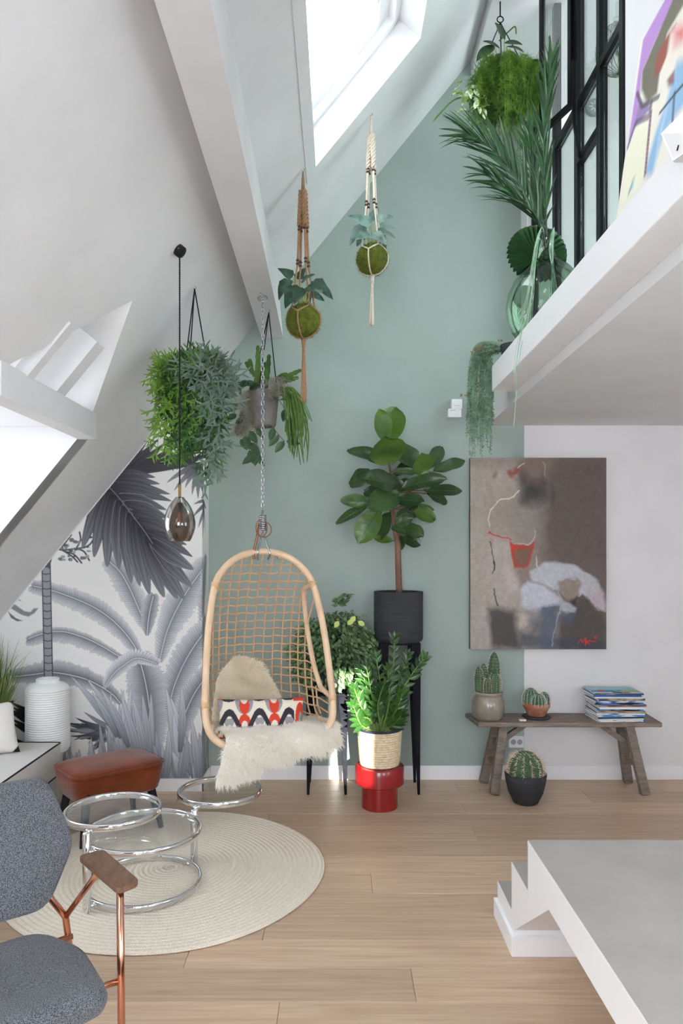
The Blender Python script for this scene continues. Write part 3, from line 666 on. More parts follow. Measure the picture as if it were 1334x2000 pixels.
# ---------------------------------------------------------------- fur: strands grown from a base surface
def fur(name, base, n, L_, parent, col, col2, seed, gravity=.35, wid=.002):
    rs = np.random.RandomState(seed); me = base.data; me.calc_loop_triangles()
    V = np.array([v_.co for v_ in me.vertices]); T = np.array([tr.vertices[:] for tr in me.loop_triangles]); Nn = np.array([v_.normal for v_ in me.vertices])
    A, B, C = V[T[:, 0]], V[T[:, 1]], V[T[:, 2]]; ar = np.linalg.norm(np.cross(B - A, C - A), axis=1); pick = rs.choice(len(T), n, p=ar / ar.sum())
    r1 = np.sqrt(rs.rand(n)); r2 = rs.rand(n); w0, w1, w2 = 1 - r1, r1 * (1 - r2), r1 * r2
    Pn = A[pick] * w0[:, None] + B[pick] * w1[:, None] + C[pick] * w2[:, None]
    Nm = Nn[T[pick, 0]] * w0[:, None] + Nn[T[pick, 1]] * w1[:, None] + Nn[T[pick, 2]] * w2[:, None]; Nm /= np.linalg.norm(Nm, axis=1)[:, None] + 1e-9
    cl = np.stack([np.sin(Pn[:, 0] * 60 + 3 * np.sin(Pn[:, 2] * 40)), np.sin(Pn[:, 1] * 55 + 2), np.sin(Pn[:, 2] * 63 + Pn[:, 0] * 20)], 1)   # locks
    d = Nm * .8 + .38 * cl + .28 * rs.randn(n, 3); d /= np.linalg.norm(d, axis=1)[:, None]
    Ls = L_ * (.65 + .5 * rs.rand(n))
    side = np.cross(d, rs.randn(n, 3)); side /= np.linalg.norm(side, axis=1)[:, None] + 1e-9
    out = []
    for k, (s_, w) in enumerate(((0, 1), (.45, .8), (1, .08))):
        c = Pn + d * (Ls * s_)[:, None]; c[:, 2] -= gravity * Ls * s_ ** 2; out += [c - side * wid * w, c + side * wid * w]
    Vx = np.stack(out, 1).reshape(-1, 3); b6 = np.arange(n) * 6
    Fq = np.concatenate([np.stack([b6, b6 + 1, b6 + 3, b6 + 2], 1), np.stack([b6 + 2, b6 + 3, b6 + 5, b6 + 4], 1)])
    m2 = bpy.data.meshes.new(name); m2.from_pydata(Vx.tolist(), [], Fq.tolist())
    ca = m2.color_attributes.new('Col', 'FLOAT_COLOR', 'POINT'); k = rs.rand(n)[:, None]; cc = np.array(srgb(col)) * (1 - k) + np.array(srgb(col2)) * k
    root = cc * .93
    full = np.ones((n, 6, 4)); full[:, 0:2, :3] = root[:, None]; full[:, 2:, :3] = cc[:, None]; ca.data.foreach_set('color', full.ravel())
    o = obj(name, m2, 'fur_white', parent, True, kind='stuff')
    return o
def grid_obj(name, fn, nu, nv, m, parent):
    v = [fn(i / nu, j / nv) for j in range(nv + 1) for i in range(nu + 1)]
    f = [(j * (nu + 1) + i, j * (nu + 1) + i + 1, (j + 1) * (nu + 1) + i + 1, (j + 1) * (nu + 1) + i) for j in range(nv) for i in range(nu)]
    return mesh(name, v, f, m, parent, True)
# seat sheepskin: over the seat and down across the front rim, hanging longest at the left
def seatskin(a, b):
    u = -.245 + .615 * a; fr_ = .262 - .12 * u * u
    drop = .15 * (1 - a) ** .9 + .035 + .025 * sin(a * 9) * (1 - a)
    path = [(-.12, .56), (.06, .578), (fr_ * .75, .592), (fr_ + .015, .59), (fr_ + .05, .56), (fr_ + .058, .55 - drop * .5), (fr_ + .05, .55 - drop)]
    x = b * (len(path) - 1); i = min(int(x), len(path) - 2); k = x - i; p0, p1 = path[i], path[i + 1]
    uu = u - .07 * (1 - a) ** 2 * max(0, b - .6) * 2
    return CP(uu, p0[0] * (1 - k) + p1[0] * k, p0[1] * (1 - k) + p1[1] * k + .006 * sin(u * 30 + b * 9))
t2 = thing('sheepskin', CP(0, .1, .5), 'white sheepskin draped over the front of the hanging chair seat', 'sheepskin')
b_ = grid_obj('hide', seatskin, 40, 30, 'fur_skin', t2)
if b_.data.polygons[600].normal.z < 0 or b_.data.polygons[15 * 40].normal.z < 0: b_.data.flip_normals()
b_.data.update(); fur('fleece', b_, 24000, .04, t2, 'fffefb', 'fffcf5', 3)
def backskin(a, b):
    th = -1 + 2 * a; topz = .93 - .15 * abs(th + .15) ** 2.2; z = .55 + (topz - .55) * b; u = -.055 + .24 * th * (1 - .25 * b)
    return CP(u, -.19 + .07 * (1 - b) + .10 * abs(th) ** 2 - .045 * b + .01 * sin(a * 14 + b * 6), z)
t3 = thing('sheepskin', CP(-.05, -.15, .5), 'cream sheepskin propped against the back of the hanging chair', 'sheepskin')
b_ = grid_obj('hide', backskin, 30, 26, 'fur_skin', t3)
if b_.data.polygons[400].normal.dot(cf) < 0: b_.data.flip_normals()
b_.data.update(); fur('fleece', b_, 17000, .038, t3, 'fffdf6', 'fff8ea', 5, gravity=.25)
# patterned lumbar cushion
mat('retro_print', 'ffffff', .9, attr='Col', bump=.08, bscale=350)
MP = Matrix.Translation(CP(-.015, .045, .628)) @ Matrix.Rotation(yaw - R(4), 4, 'Z') @ Matrix.Rotation(R(72), 4, 'X') @ Matrix.Rotation(R(-1), 4, 'Z')
t4 = thing('lumbar_cushion', CP(0, .03, .54), 'lumbar cushion with orange, grey and black wave print on the hanging chair', 'cushion')
o = pillow('cover', MP, .485, .215, .12, 'retro_print', t4, 150, 66)
co = np.array([MP.inverted() @ v_.co for v_ in o.data.vertices]); x = co[:, 0] / .485 + .5; y = co[:, 1] / .215 + .5
cream, orange, grey, black = [np.array(srgb(c)) for c in ('e6dccd', 'd8432a', '9a979b', '34323a')]
out = np.tile(cream, (len(x), 1)); per = .335; ph = ((x - .13) / per) % 1; near = np.minimum(ph, 1 - ph)
def el(cx, cy, rx, ry): d_ = np.minimum(np.abs(ph - cx), 1 - np.abs(ph - cx)); return (d_ / rx) ** 2 + ((y - cy) / ry) ** 2 < 1
out[el(0, .48, .17, .23)] = grey; out[el(0, .62, .15, .15)] = cream; out[el(0, .08, .2, .16)] = grey; out[el(0, .2, .13, .12)] = cream
out[el(.5, .93, .30, .36)] = grey; out[el(.5, .80, .17, .22)] = orange; out[el(.5, .97, .12, .14)] = cream; out[el(.5, .36, .2, .22)] = orange; out[el(.5, .27, .11, .14)] = cream
out[el(0, 1.0, .24, .10)] = black; wave = .22 + .50 * np.cos(ph * 2 * pi) * .5 + .16
out[(y > .97) & ~el(0, 1, .2, .1)] = orange; out[(y < .05)] = orange
slope = .5 * .5 * 2 * pi * np.abs(np.sin(ph * 2 * pi)); out[np.abs(y - wave) < .085 * np.sqrt(1 + (slope * .8) ** 2)] = black
rt = x > .86; r_ = ((x - .94) / .07) ** 2 + ((y - .35) / .5) ** 2; out[rt] = cream; out[rt & (r_ < 1)] = orange; out[rt & (((x - .94) / .035) ** 2 + ((y - .2) / .4) ** 2 < 1)] = grey
out[(x > .985)] = black; out[rt & (y > .88)] = orange
ca = o.data.color_attributes.new('Col', 'FLOAT_COLOR', 'POINT'); ca.data.foreach_set('color', np.concatenate([out, np.ones((len(x), 1))], 1).ravel())
# ================================================================ plants
mat('fig_leaf', '284223', .3, col2='3e5c2b', scale=7, rand=.25, coat=.15, lo=.35, hi=.7)
mat('fig_leaf_young', '587a2a', .3, col2='41632c', scale=7, rand=.1, coat=.15)
mat('leaf_vein', '53703f', .5)
mat('bark', '6b4a3a', .85, col2='8a6a56', scale=12, detail=6, stretch=(1, 1, .5), bump=.5, bscale=60)
mat('charcoal_pot', '3a3b40', .8, col2='303136', scale=8, stretch=(1, 1, 8), bump=.25, bscale=30)
mat('soil', '3a2a20', 1)
mat('zz_leaf', '2f5620', .3, col2='23451a', scale=9, rand=.35, coat=.2)
mat('zz_stem', '6a8a44', .5)
mat('basket_straw', 'e9dcc0', .8, col2='cdb58c', scale=45, lo=.35, hi=.7, bump=.3, bscale=120)
mat('navy_rim', '262a3c', .8)
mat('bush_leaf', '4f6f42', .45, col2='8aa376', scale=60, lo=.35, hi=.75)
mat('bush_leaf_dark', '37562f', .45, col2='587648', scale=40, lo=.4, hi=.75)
mat('lime_leaf', 'c2cf74', .5)
# ---------------------------------------------------------------- fiddle leaf fig
FX, FY = .394, 4.67
t = thing('fiddle_leaf_fig', (FX, FY, .962), 'fiddle leaf fig tree in a charcoal cylinder pot on the tall stand', 'plant')
mesh('pot', *lathe([(0, .963), (.148, .963), (.158, .975), (.16, 1.0), (.16, 1.283), (.148, 1.283), (.146, 1.255), (0, 1.255)], 56, (FX, FY, 0)), 'charcoal_pot', t, True)
q = t.children[0]; q.modifiers.new('e', 'EDGE_SPLIT').split_angle = R(40)
mesh('soil', *lathe([(0, 1.262), (.146, 1.257)], 32, (FX, FY, 0)), 'soil', t)
CO = lambda cx, cy, Y: P(640 + cx / 4.764, 780 + cy / 4.764, Y)       # from the close-up of the tree
trunk = [CO(665, 1800, 4.67), CO(655, 1500, 4.67), CO(650, 1330, 4.66), CO(620, 1180, 4.655), CO(595, 1020, 4.65), CO(600, 880, 4.65), CO(590, 700, 4.645), CO(565, 560, 4.64), CO(558, 420, 4.64)]
mesh('trunk', *tube(spline(trunk, 4), [float(x) for x in np.interp(np.linspace(0, 1, 33), [0, .25, .5, .75, 1], [.0215, .019, .014, .008, .004])], 12), 'bark', t, True)
fiddle = lambda s_: max(.05, (sin(pi * min(1, s_ ** .8 * 1.0)) ** .62) * (.62 + .5 * s_ ** 1.5)) if s_ < .995 else .12
LV = [(555, 400, 610, 85, 250, -.05, 1), (540, 390, 500, 120, 150, -.1, 1), (560, 560, 205, 440, 125, .02, 0), (570, 575, 545, 385, 300, -.16, 1), (760, 645, 690, 395, 230, .08, 0), (870, 690, 890, 525, 190, -.1, 1), (955, 645, 1060, 420, 120, .06, 0),
      (985, 675, 1255, 560, 130, -.02, 0), (700, 825, 1055, 690, 150, -.12, 0), (600, 680, 815, 655, 95, -.05, 0), (690, 800, 350, 720, 200, -.14, 0), (420, 690, 195, 770, 190, .05, 0), (890, 850, 1230, 840, 115, .0, 0), (920, 880, 1115, 945, 115, .07, 0),
      (420, 960, 140, 935, 120, .0, 1), (390, 985, 90, 1120, 100, -.04, 0), (665, 890, 420, 960, 200, -.16, 0), (640, 940, 850, 925, 120, -.16, 0), (470, 1030, 300, 1300, 190, -.08, 1), (590, 1060, 440, 1290, 160, .02, 0), (790, 1050, 1005, 1095, 130, .03, 1),
      (640, 1090, 745, 1005, 85, -.12, 0), (630, 1165, 765, 1105, 95, -.1, 0), (710, 1180, 875, 1250, 125, -.08, 0), (670, 1255, 855, 1345, 115, -.02, 0), (600, 1200, 705, 1215, 75, -.1, 0), (605, 1320, 445, 1285, 70, .02, 1), (640, 1270, 695, 1390, 80, .04, 0),
      (560, 600, 385, 545, 70, .05, 0), (820, 985, 1005, 1005, 50, .05, 1), (620, 760, 480, 900, 150, .06, 0), (650, 860, 800, 760, 140, .08, 0), (560, 900, 330, 850, 140, .08, 0), (700, 960, 860, 1060, 140, .07, 0), (520, 1000, 400, 1160, 120, .09, 0), (640, 720, 780, 560, 120, .09, 0)]
for i, (bx, by, tx, ty, w, dz, young) in enumerate(LV):
    Yb = 4.645 + dz * .25; a = CO(bx, by, Yb); b = CO(tx, ty, min(4.80, Yb + dz)); L_ = (b - a).length; W_ = w / 4.764 * 4.6 / F
    up = Vector((rnd.uniform(-.25, .25), -.9, .45 + rnd.uniform(-.2, .2)))
    me = lmesh('leaf', 'fig_leaf_young' if young else 'fig_leaf', L_ * 1.08, W_ * 1.5, fiddle, 9, droop=rnd.uniform(.15, .5), cup=.1, wave=.035, fold=-.05)
    M = frame(a, b - a, up, rnd.uniform(-.25, .25)); o = inst('leaf', me, M, t)
    vn = [Vector((0, L_ * 1.06 * s_ * .93, 0)) for s_ in (0, .3, .6, 1)]
    st = min(trunk, key=lambda p: (p - a).length); k = st.lerp(a, .1)
    if (a - st).length > .02: mesh('petiole', *tube(spline([k, k.lerp(a, .5) + Vector((0, 0, .01)), a], 3), .0032, 6), 'bark', t, True)
    dr = (b - a)
    vb = MB(); pts = []
    nu = 9
    vs_ = [v_.co for v_ in me.vertices]; mid = [vs_[i_ * 5 + 2] + Vector((0, 0, .0012)) for i_ in range(nu + 1)]
    vb.tube(mid, [.0013] * nu + [.0005], 4)
    for i_ in range(2, nu - 1):
        for sd in (0, 4):
            e_ = vs_[min(nu, i_ + 1) * 5 + sd]; vb.tube([mid[i_], mid[i_].lerp(e_, .5) + Vector((0, 0, .001)), mid[i_].lerp(e_, .85) + Vector((0, 0, .0012))], [.0006, .0005, .0003], 3)
    ob = vb.build('vein', 'leaf_vein', o); ob.matrix_parent_inverse = Matrix(); ob.matrix_basis = Matrix()
# ---------------------------------------------------------------- leafy bush on the shorter stand
BX, BY = -.07, 4.655
t = thing('leafy_bush', (BX, BY, .64), 'small-leaved green bush on the shorter stand behind the hanging chair', 'plant')
mesh('pot', *lathe([(0, .641), (.085, .641), (.105, .8), (.098, .8), (0, .78)], 32, (BX, BY, 0)), 'charcoal_pot', t, True)
small = leafmesh(.034, .021, oval, 3, droop=.5, cup=.1)
def leafcloud(name, m, n, pos, size=1, base=small, parent=None, updir=None, seed=1):
    r_ = random.Random(seed); mb = MB(); V0 = [Vector(p) for p in base[0]]
    for i in range(n):
        p, d = pos(r_); s_ = size * r_.uniform(.7, 1.3)
        M = frame(p, d, Vector((r_.uniform(-.5, .5), -.6, .8)), r_.uniform(-.7, .7)) @ Matrix.Scale(s_, 4); mb.add(base[0], base[1], M)
    return mb.build(name, m, parent, True, kind='stuff')
def bush_pos(r_):
    while True:
        a, b, c = r_.uniform(-1, 1), r_.uniform(-1, 1), r_.uniform(-1, 1); q = a * a + b * b + c * c
        if .25 < q < 1: break
    p = P(648, 1275, 4.64) + Vector((a * .28 * (1.08 if a > 0 else 1), b * .14, c * .275 + .03 * a))
    p.x += .015 * sin(p.z * 40)
    d = Vector((a, b, c * .5 - .7 + r_.uniform(-.4, .5))); return p, d
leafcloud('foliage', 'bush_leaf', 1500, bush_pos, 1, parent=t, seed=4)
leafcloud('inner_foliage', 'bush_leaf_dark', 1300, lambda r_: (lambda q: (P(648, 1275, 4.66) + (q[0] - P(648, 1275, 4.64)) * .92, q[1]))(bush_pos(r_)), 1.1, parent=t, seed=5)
def sprig(r_):
    s_ = r_.random(); return P(660 + 14 * s_, 1185 - 22 * s_ + r_.uniform(-3, 3), 4.62) + Vector((r_.uniform(-.03, .03), r_.uniform(-.03, .03), 0)), Vector((r_.uniform(-1, 1), r_.uniform(-1, .3), .3))
leafcloud('sprig', 'bush_leaf', 50, sprig, 1.1, parent=t, seed=6)
for px, py in ((694, 1204), (699, 1214), (662, 1213), (690, 1210)): inst('young_leaf', bpy.data.meshes.get('young_leaf') or lmesh('young_leaf', 'lime_leaf', .05, .034, oval, 4, droop=.4), frame(P(px, py, 4.5), (rnd.uniform(-1, 1), -.2, -.4), (0, -1, .4)), t)
stb = MB()
for i in range(40):
    a = rnd.uniform(0, 2 * pi); e = Vector((BX + .2 * cos(a), BY + .1 * sin(a), rnd.uniform(.66, 1.12))); stb.tube(spline([(BX, BY, .78), (BX + .08 * cos(a), BY + .05 * sin(a), .95), e], 4), .0016, 4)
stb.build('stems', 'bark', t, kind='stuff')
# ---------------------------------------------------------------- ZZ plant in a woven basket on the red stool
ZX, ZY = SX_, SY_
t = thing('basket_plant', (ZX, ZY, .2545), 'glossy green zamioculcas in a woven straw basket on the red stool', 'plant')
prof = [(0, .256), (.106, .256)]; nb = 15
for i in range(nb):
    z = .257 + .215 * i / nb; d = .215 / nb; r_ = .112 + .018 * (i / nb) ** .7
    prof += [(r_ - .002, z), (r_ + .006, z + d * .22), (r_ + .0075, z + d * .5), (r_ + .006, z + d * .78), (r_ - .002, z + d * .99)]
prof += [(.131, .472)]
bs = mesh('basket', *lathe([(r_ , z) for r_, z in prof] + [(.122, .475), (.118, .45), (0, .44)], 64, (ZX, ZY, 0)), 'basket_straw', t, True)
mesh('rim', *tube([(ZX + .1285 * cos(a * pi / 24), ZY + .1285 * sin(a * pi / 24), .475) for a in range(48)], .0075, 8, True), 'navy_rim', t, True)
zl = lmesh('leaflet', 'zz_leaf', .075, .03, lance, 5, droop=.35, cup=.12)
zl2 = lmesh('leaflet', 'zz_leaf', .055, .022, lance, 5, droop=.35, cup=.12)
ZS = [((740, 1435), (765, 1330), (770, 1249), 4.30), ((745, 1435), (790, 1340), (826, 1287), 4.30), ((742, 1435), (775, 1345), (796, 1282), 4.38), ((735, 1435), (705, 1380), (692, 1345), 4.26), ((730, 1440), (705, 1415), (690, 1378), 4.24),
      ((738, 1435), (728, 1370), (715, 1300), 4.34), ((740, 1435), (745, 1360), (735, 1285), 4.28), ((745, 1435), (760, 1370), (757, 1310), 4.22), ((748, 1437), (775, 1385), (785, 1355), 4.26), ((745, 1440), (768, 1415), (783, 1398), 4.25),
      ((735, 1438), (722, 1405), (703, 1400), 4.3), ((742, 1436), (752, 1380), (770, 1330), 4.38), ((738, 1435), (718, 1350), (704, 1300), 4.40), ((744, 1435), (738, 1380), (748, 1340), 4.2)]
for a, b, c, Yz in ZS:
    b0 = P(*a, 4.34); b0.z = .455; pts = spline([b0, P(*b, (4.34 + Yz) / 2), P(*c, Yz)], 10); n = len(pts)
    st = mesh('stem', *tube(pts, [.0065 - .0045 * i / n for i in range(n)], 6), 'zz_stem', t, True)
    for i in range(6, n, 2):
        dr = (pts[i] - pts[i - 1]).normalized(); k = (i - 5) / (n - 6)
        sdv = dr.cross(Vector((.25, -1, .15))).normalized()
        for s_ in (-1, 1):
            inst('leaflet', zl if k < .6 else zl2, frame(pts[i], sdv * s_ * .8 + dr * (.75 + .4 * k) + Vector((0, rnd.uniform(-.3, .1), rnd.uniform(-.15, .15))), Vector((0, -.8, .6)) - dr * .2, rnd.uniform(-.4, .4)) @ Matrix.Scale(rnd.uniform(.9, 1.2), 4), t)
    inst('leaflet', zl2, frame(pts[-1], pts[-1] - pts[-3], (0, -.8, .6)), t)
# ---------------------------------------------------------------- cacti
mat('cactus_green', '4a6a48', .6, col2='3c5a3e', scale=20)
mat('spine', 'd9c6b0', .6); mat('spine_white', 'e6e3dc', .7)
mat('stoneware', '7d756a', .25, col2='9a9080', scale=9, detail=5, coat=.5, lo=.3, hi=.7)
mat('terracotta', 'a2644c', .85, col2='c0a090', scale=14, detail=5, lo=.45, hi=.75)
def ribbed(c, r, h, ribs, parent, name='column', z0=None, spl=.012, spm='spine', dome=.5, lean=(0, 0)):
    n = ribs * 4; v, f = [], []; lv = 14
    def pt(k, j):
        s_ = k / lv; z = h * s_; e = 1 if s_ < 1 - dome else sqrt(max(0, 1 - ((s_ - 1 + dome) / dome) ** 2)); e *= (.86 + .14 * min(1, s_ * 5)) 
        a = 2 * pi * j / n; rr = r * e * (1 + .13 * cos(ribs * a)); return Vector((c[0] + rr * cos(a) + lean[0] * s_ * h, c[1] + rr * sin(a) + lean[1] * s_ * h, c[2] + z))
    for k in range(lv + 1):
        for j in range(n): v.append(pt(k, j))
    for k in range(lv):
        for j in range(n): f.append((k * n + j, k * n + (j + 1) % n, (k + 1) * n + (j + 1) % n, (k + 1) * n + j))
    o = mesh(name, v, f, 'cactus_green', parent, True)
    sp = MB()
    for k in range(1, lv):
        for j in range(ribs):
            p = pt(k, j * 4); ctr = Vector((c[0] + lean[0] * h * k / lv, c[1] + lean[1] * h * k / lv, p.z)); d = (p - ctr).normalized()
            for q in range(9 if spm == 'spine_white' else 4):
                e = d + Vector((rnd.uniform(-.8, .8), rnd.uniform(-.8, .8), rnd.uniform(-.8, .8))); sp.tube([p, p + e.normalized() * spl * rnd.uniform(.6, 1.2)], [.0016 if spl > .02 else min(.0009, spl * .07), .0003], 3, cap=False)
    sp.build('spines', spm, o, kind='stuff')
    return o
CXs, CYs = .972, 4.64
t = thing('column_cactus', (CXs, CYs, .462), 'clump of column cacti in a glazed stoneware crock on the bench', 'cactus')
mesh('pot', *lathe([(0, .4625), (.088, .4625), (.098, .48), (.105, .52), (.103, .57), (.09, .605), (.086, .615), (.094, .625), (.094, .638), (.086, .642), (.08, .63), (.08, .61), (0, .605)], 44, (CXs, CYs, 0)), 'stoneware', t, True)
for dx, dy, r_, h in ((-.058, -.015, .026, .2), (-.02, .03, .026, .215), (.04, .03, .034, .29), (-.012, -.05, .022, .14), (.03, -.04, .032, .17), (.055, -.005, .024, .15)): ribbed((CXs + dx, CYs + dy, .60), r_, h, 9, t, lean=(dx * .6, 0))
C2x, C2y = 1.29, 4.66
t = thing('ball_cactus', (C2x, C2y, .462), 'three white-spined ball cacti in a terracotta bowl on the bench', 'cactus')
mesh('saucer', *lathe([(0, .4625), (.08, .4625), (.092, .472), (.09, .475), (0, .468)], 36, (C2x, C2y, 0)), 'charcoal_pot', t, True)
mesh('bowl', *lathe([(0, .4755), (.05, .4755), (.058, .482), (.08, .53), (.086, .535), (.087, .56), (.081, .562), (.078, .548), (0, .545)], 40, (C2x, C2y, 0)), 'terracotta', t, True)
for dx, dy, r_, h in ((-.036, .0, .047, .115), (.0, -.04, .043, .085), (.05, -.005, .032, .09)): ribbed((C2x + dx, C2y + dy, .542), r_, h, 14, t, 'ball', spl=.008, spm='spine_white', dome=.62)
C3x, C3y = 1.152, 4.40
t = thing('barrel_cactus', (C3x, C3y, 0), 'spiny barrel cactus in a dark bowl on the floor in front of the bench', 'cactus')
mesh('bowl', *lathe([(0, .001), (.06, .001), (.075, .01), (.105, .07), (.122, .14), (.127, .185), (.119, .187), (.112, .165), (0, .16)], 44, (C3x, C3y, 0)), 'charcoal_pot', t, True)
ribbed((C3x, C3y, .155), .092, .165, 13, t, 'barrel', spl=.034, dome=.7)
# ---------------------------------------------------------------- magazines on the bench
mat('paper_edge', 'e9e6e0', .7)
covs = ['5a9ac4', 'd8dde0', '2f2f36', 'e8e4da', '3f6fb4', 'b9a27c', '23242a', 'dfe6ea', '7a4a38', '4a86c0', 'c9ccd0', '35506e', 'e2dccf', '2b5fa6', '8a8f96']
for i, c in enumerate(covs): mat('cover_%d' % i, c, .25, col2=covs[(i * 7 + 3) % 15], scale=9, detail=2, stretch=(1, 1, 6), lo=.45, hi=.55)
zm = .4625; words = ['bottom', 'second from bottom', 'third from bottom', 'fourth from bottom', 'fifth from bottom', 'sixth from bottom', 'seventh from bottom', 'eighth from bottom', 'seventh from top', 'sixth from top', 'fifth from top', 'fourth from top', 'third from top', 'second from top', 'top']
for i in range(15):
    h = rnd.uniform(.0085, .0145); w, d = .30 + rnd.uniform(-.012, .012), .22 + rnd.uniform(-.01, .01); cx = 1.798 + rnd.uniform(-.012, .012) - (.012 if i > 9 else 0); cy = 4.655 + rnd.uniform(-.008, .008); rz = rnd.uniform(-.05, .05) + (.04 if i < 4 else 0)
    M = Matrix.Translation((cx, cy, zm)) @ Matrix.Rotation(rz, 4, 'Z')
    t = thing('magazine', (cx, cy, zm), 'magazine in the stack on the bench, ' + words[i], 'magazine', 'magazines stacked on the bench')
    MB().box(-w / 2 + .002, w / 2 - .002, -d / 2 + .0008, d / 2 - .002, .0008, h - .0008, M).build('pages', 'paper_edge', t)
    mb = MB(); mb.box(-w / 2, w / 2, -d / 2, d / 2, 0, .0008, M); mb.box(-w / 2, w / 2, -d / 2, d / 2, h - .0008, h, M); mb.box(-w / 2, w / 2, -d / 2, -d / 2 + .0008, .0008, h - .0008, M)
    cv = mb.build('cover', 'cover_%d' % i, t); zm += h + .0006
top_mag = (t, M, w, d, h)
t = thing('small_tin', (1.178, 4.575, .462), 'small white tin between the cacti on the bench', 'tin')
MB().box(1.158, 1.198, 4.56, 4.59, .4625, .474).build('box', 'paper_edge', t, bevel=.002); MB().box(1.160, 1.196, 4.562, 4.588, .474, .4775).build('lid', 'terracotta', t, bevel=.001, seg=1)
# ================================================================ things that hang
mat('black_cord', '17171a', .8)
mat('brass', 'c69a5b', .2, metal=1)
mat('fern_green', '3a6824', .6, col2='648f32', scale=12, lo=.35, hi=.7)
mat('fern_grey', '55695a', .7, col2='74887a', scale=25, lo=.35, hi=.7)
mat('moss_pot', '6f6a64', .9, col2='57524c', scale=14)
mat('pot_grey', '8f8a86', .9, col2='7a7571', scale=12)
mat('dark_leaf', '2f4a32', .35, col2='40603c', scale=12, rand=.2, coat=.1)
mat('cactus_flat', '4c7226', .45, col2='35581f', scale=14, rand=.2)
mat('rhipsalis', '5f7f35', .6, col2='48682a', scale=20)
mat('spanish_moss', '8b8577', .9, col2='a09a8a', scale=40)
mat('jute_rope', 'b08a6a', .9, col2='9a7455', scale=120, bump=.6, bscale=200)
mat('cotton_rope', 'ece2d2', .9, col2='ddd0bc', scale=120, bump=.6, bscale=200)
mat('bead_wood', '4a2d20', .35)
mat('moss_ball', '6f7a22', .95, col2='4a521a', scale=35, detail=5, bump=1, bscale=120, lo=.3, hi=.7)
mat('moss_fuzz', '8a9a30', .9, col2='5f6d20', scale=40)
mat('alocasia', '203c2a', .35, col2='43705a', scale=18, rand=.2, lo=.5, hi=.75)
mat('alocasia_pale', '6b877c', .4, col2='34564a', scale=22, rand=.2, lo=.45, hi=.7)
mat('stalk', 'a9b56a', .5)
# ---------------------------------------------------------------- pendant lamp
def smoke():
    m = bpy.data.materials.new('smoke_glass'); m.use_nodes = True; N = m.node_tree.nodes; L = m.node_tree.links; N.remove(N['Principled BSDF']); MATS['smoke_glass'] = m
    t_ = N.new('ShaderNodeBsdfTransparent'); t_.inputs[0].default_value = (*srgb('97887a'), 1); g = N.new('ShaderNodeBsdfGlossy'); g.inputs['Roughness'].default_value = .02
    lw = N.new('ShaderNodeLayerWeight'); lw.inputs[0].default_value = .35; mr = N.new('ShaderNodeMapRange'); mr.inputs['To Min'].default_value = .07; mr.inputs['To Max'].default_value = .5
    L.new(lw.outputs['Fresnel'], mr.inputs[0]); mx = N.new('ShaderNodeMixShader'); L.new(mr.outputs[0], mx.inputs[0]); L.new(t_.outputs[0], mx.inputs[1]); L.new(g.outputs[0], mx.inputs[2]); L.new(mx.outputs[0], N['Material Output'].inputs[0])
smoke()
LY = 3.196; lc = P(347, 487, LY); k = LY / F
lx = P(351, 0, LY).x
t = thing('pendant_lamp', lc, 'pendant lamp with smoked glass egg shade and twisted black cord', 'lamp')
rn = Vector((1.224, 0, -1)).normalized()
mesh('canopy', *tube([lc - rn * .004, lc + rn * .026, lc + rn * .03], [.027, .027, .023], 24), 'black_cord', t, True)
mesh('grub_screw', *tube([lc + rn * .012 + Vector((0, -.027, 0)), lc + rn * .012 + Vector((0, -.029, 0))], .003, 8), 'brass', t)
zc = lc.z - .02; z1 = P(0, 948, LY).z
for ph in (0, pi):
    mesh('cord', *tube([(lx + .0022 * cos(ph + z * 330), LY + .0022 * sin(ph + z * 330), z) for z in np.linspace(zc, z1, 240)] if ph else [(lx + .0022 * cos(z * 330), LY + .0022 * sin(z * 330), z) for z in np.linspace(zc, z1, 240)], .0023, 5), 'black_cord', t, True)
ZL = lambda y: P(0, y, LY).z
mesh('stem', *tube([(lx, LY, ZL(946)), (lx, LY, ZL(970)), (lx, LY, ZL(972))], [.0065, .0065, .011], 14), 'brass', t, True)
pr = [(971, 8), (975, 10.5), (980, 15), (985, 18.4), (992, 22.5), (1000, 26), (1010, 28.7), (1020, 30.4), (1030, 30), (1040, 27.4), (1050, 23.6), (1055, 21), (1057, 19.5)]
pp = [(r_ * k, ZL(y)) for y, r_ in pr]
v, f = lathe(pp, 48, (lx, LY, 0)); f = f[:-2]
mesh('glass_shade', v, f, 'smoke_glass', t, True)
mesh('socket', *tube([(lx, LY, ZL(971)), (lx, LY, ZL(999))], .0125, 16), 'black_cord', t, True)
glass('bulb_glass', 'f0e2c8', gloss=.1)
mesh('bulb', *lathe([(.004, ZL(999)), (.009, ZL(1004)), (.017, ZL(1012)), (.018, ZL(1018)), (.012, ZL(1024)), (.001, ZL(1026))], 20, (lx, LY, 0)), 'bulb_glass', t, True)
mat('filament', 'ffb070', .5, emit=.8)  # bulb is unlit: faint glow put in for the filament's reflection
for dx in (-.005, 0, .005): mesh('filament', *tube([(lx + dx, LY, ZL(1003)), (lx + dx, LY, ZL(1020))], .0008, 5), 'filament', t)
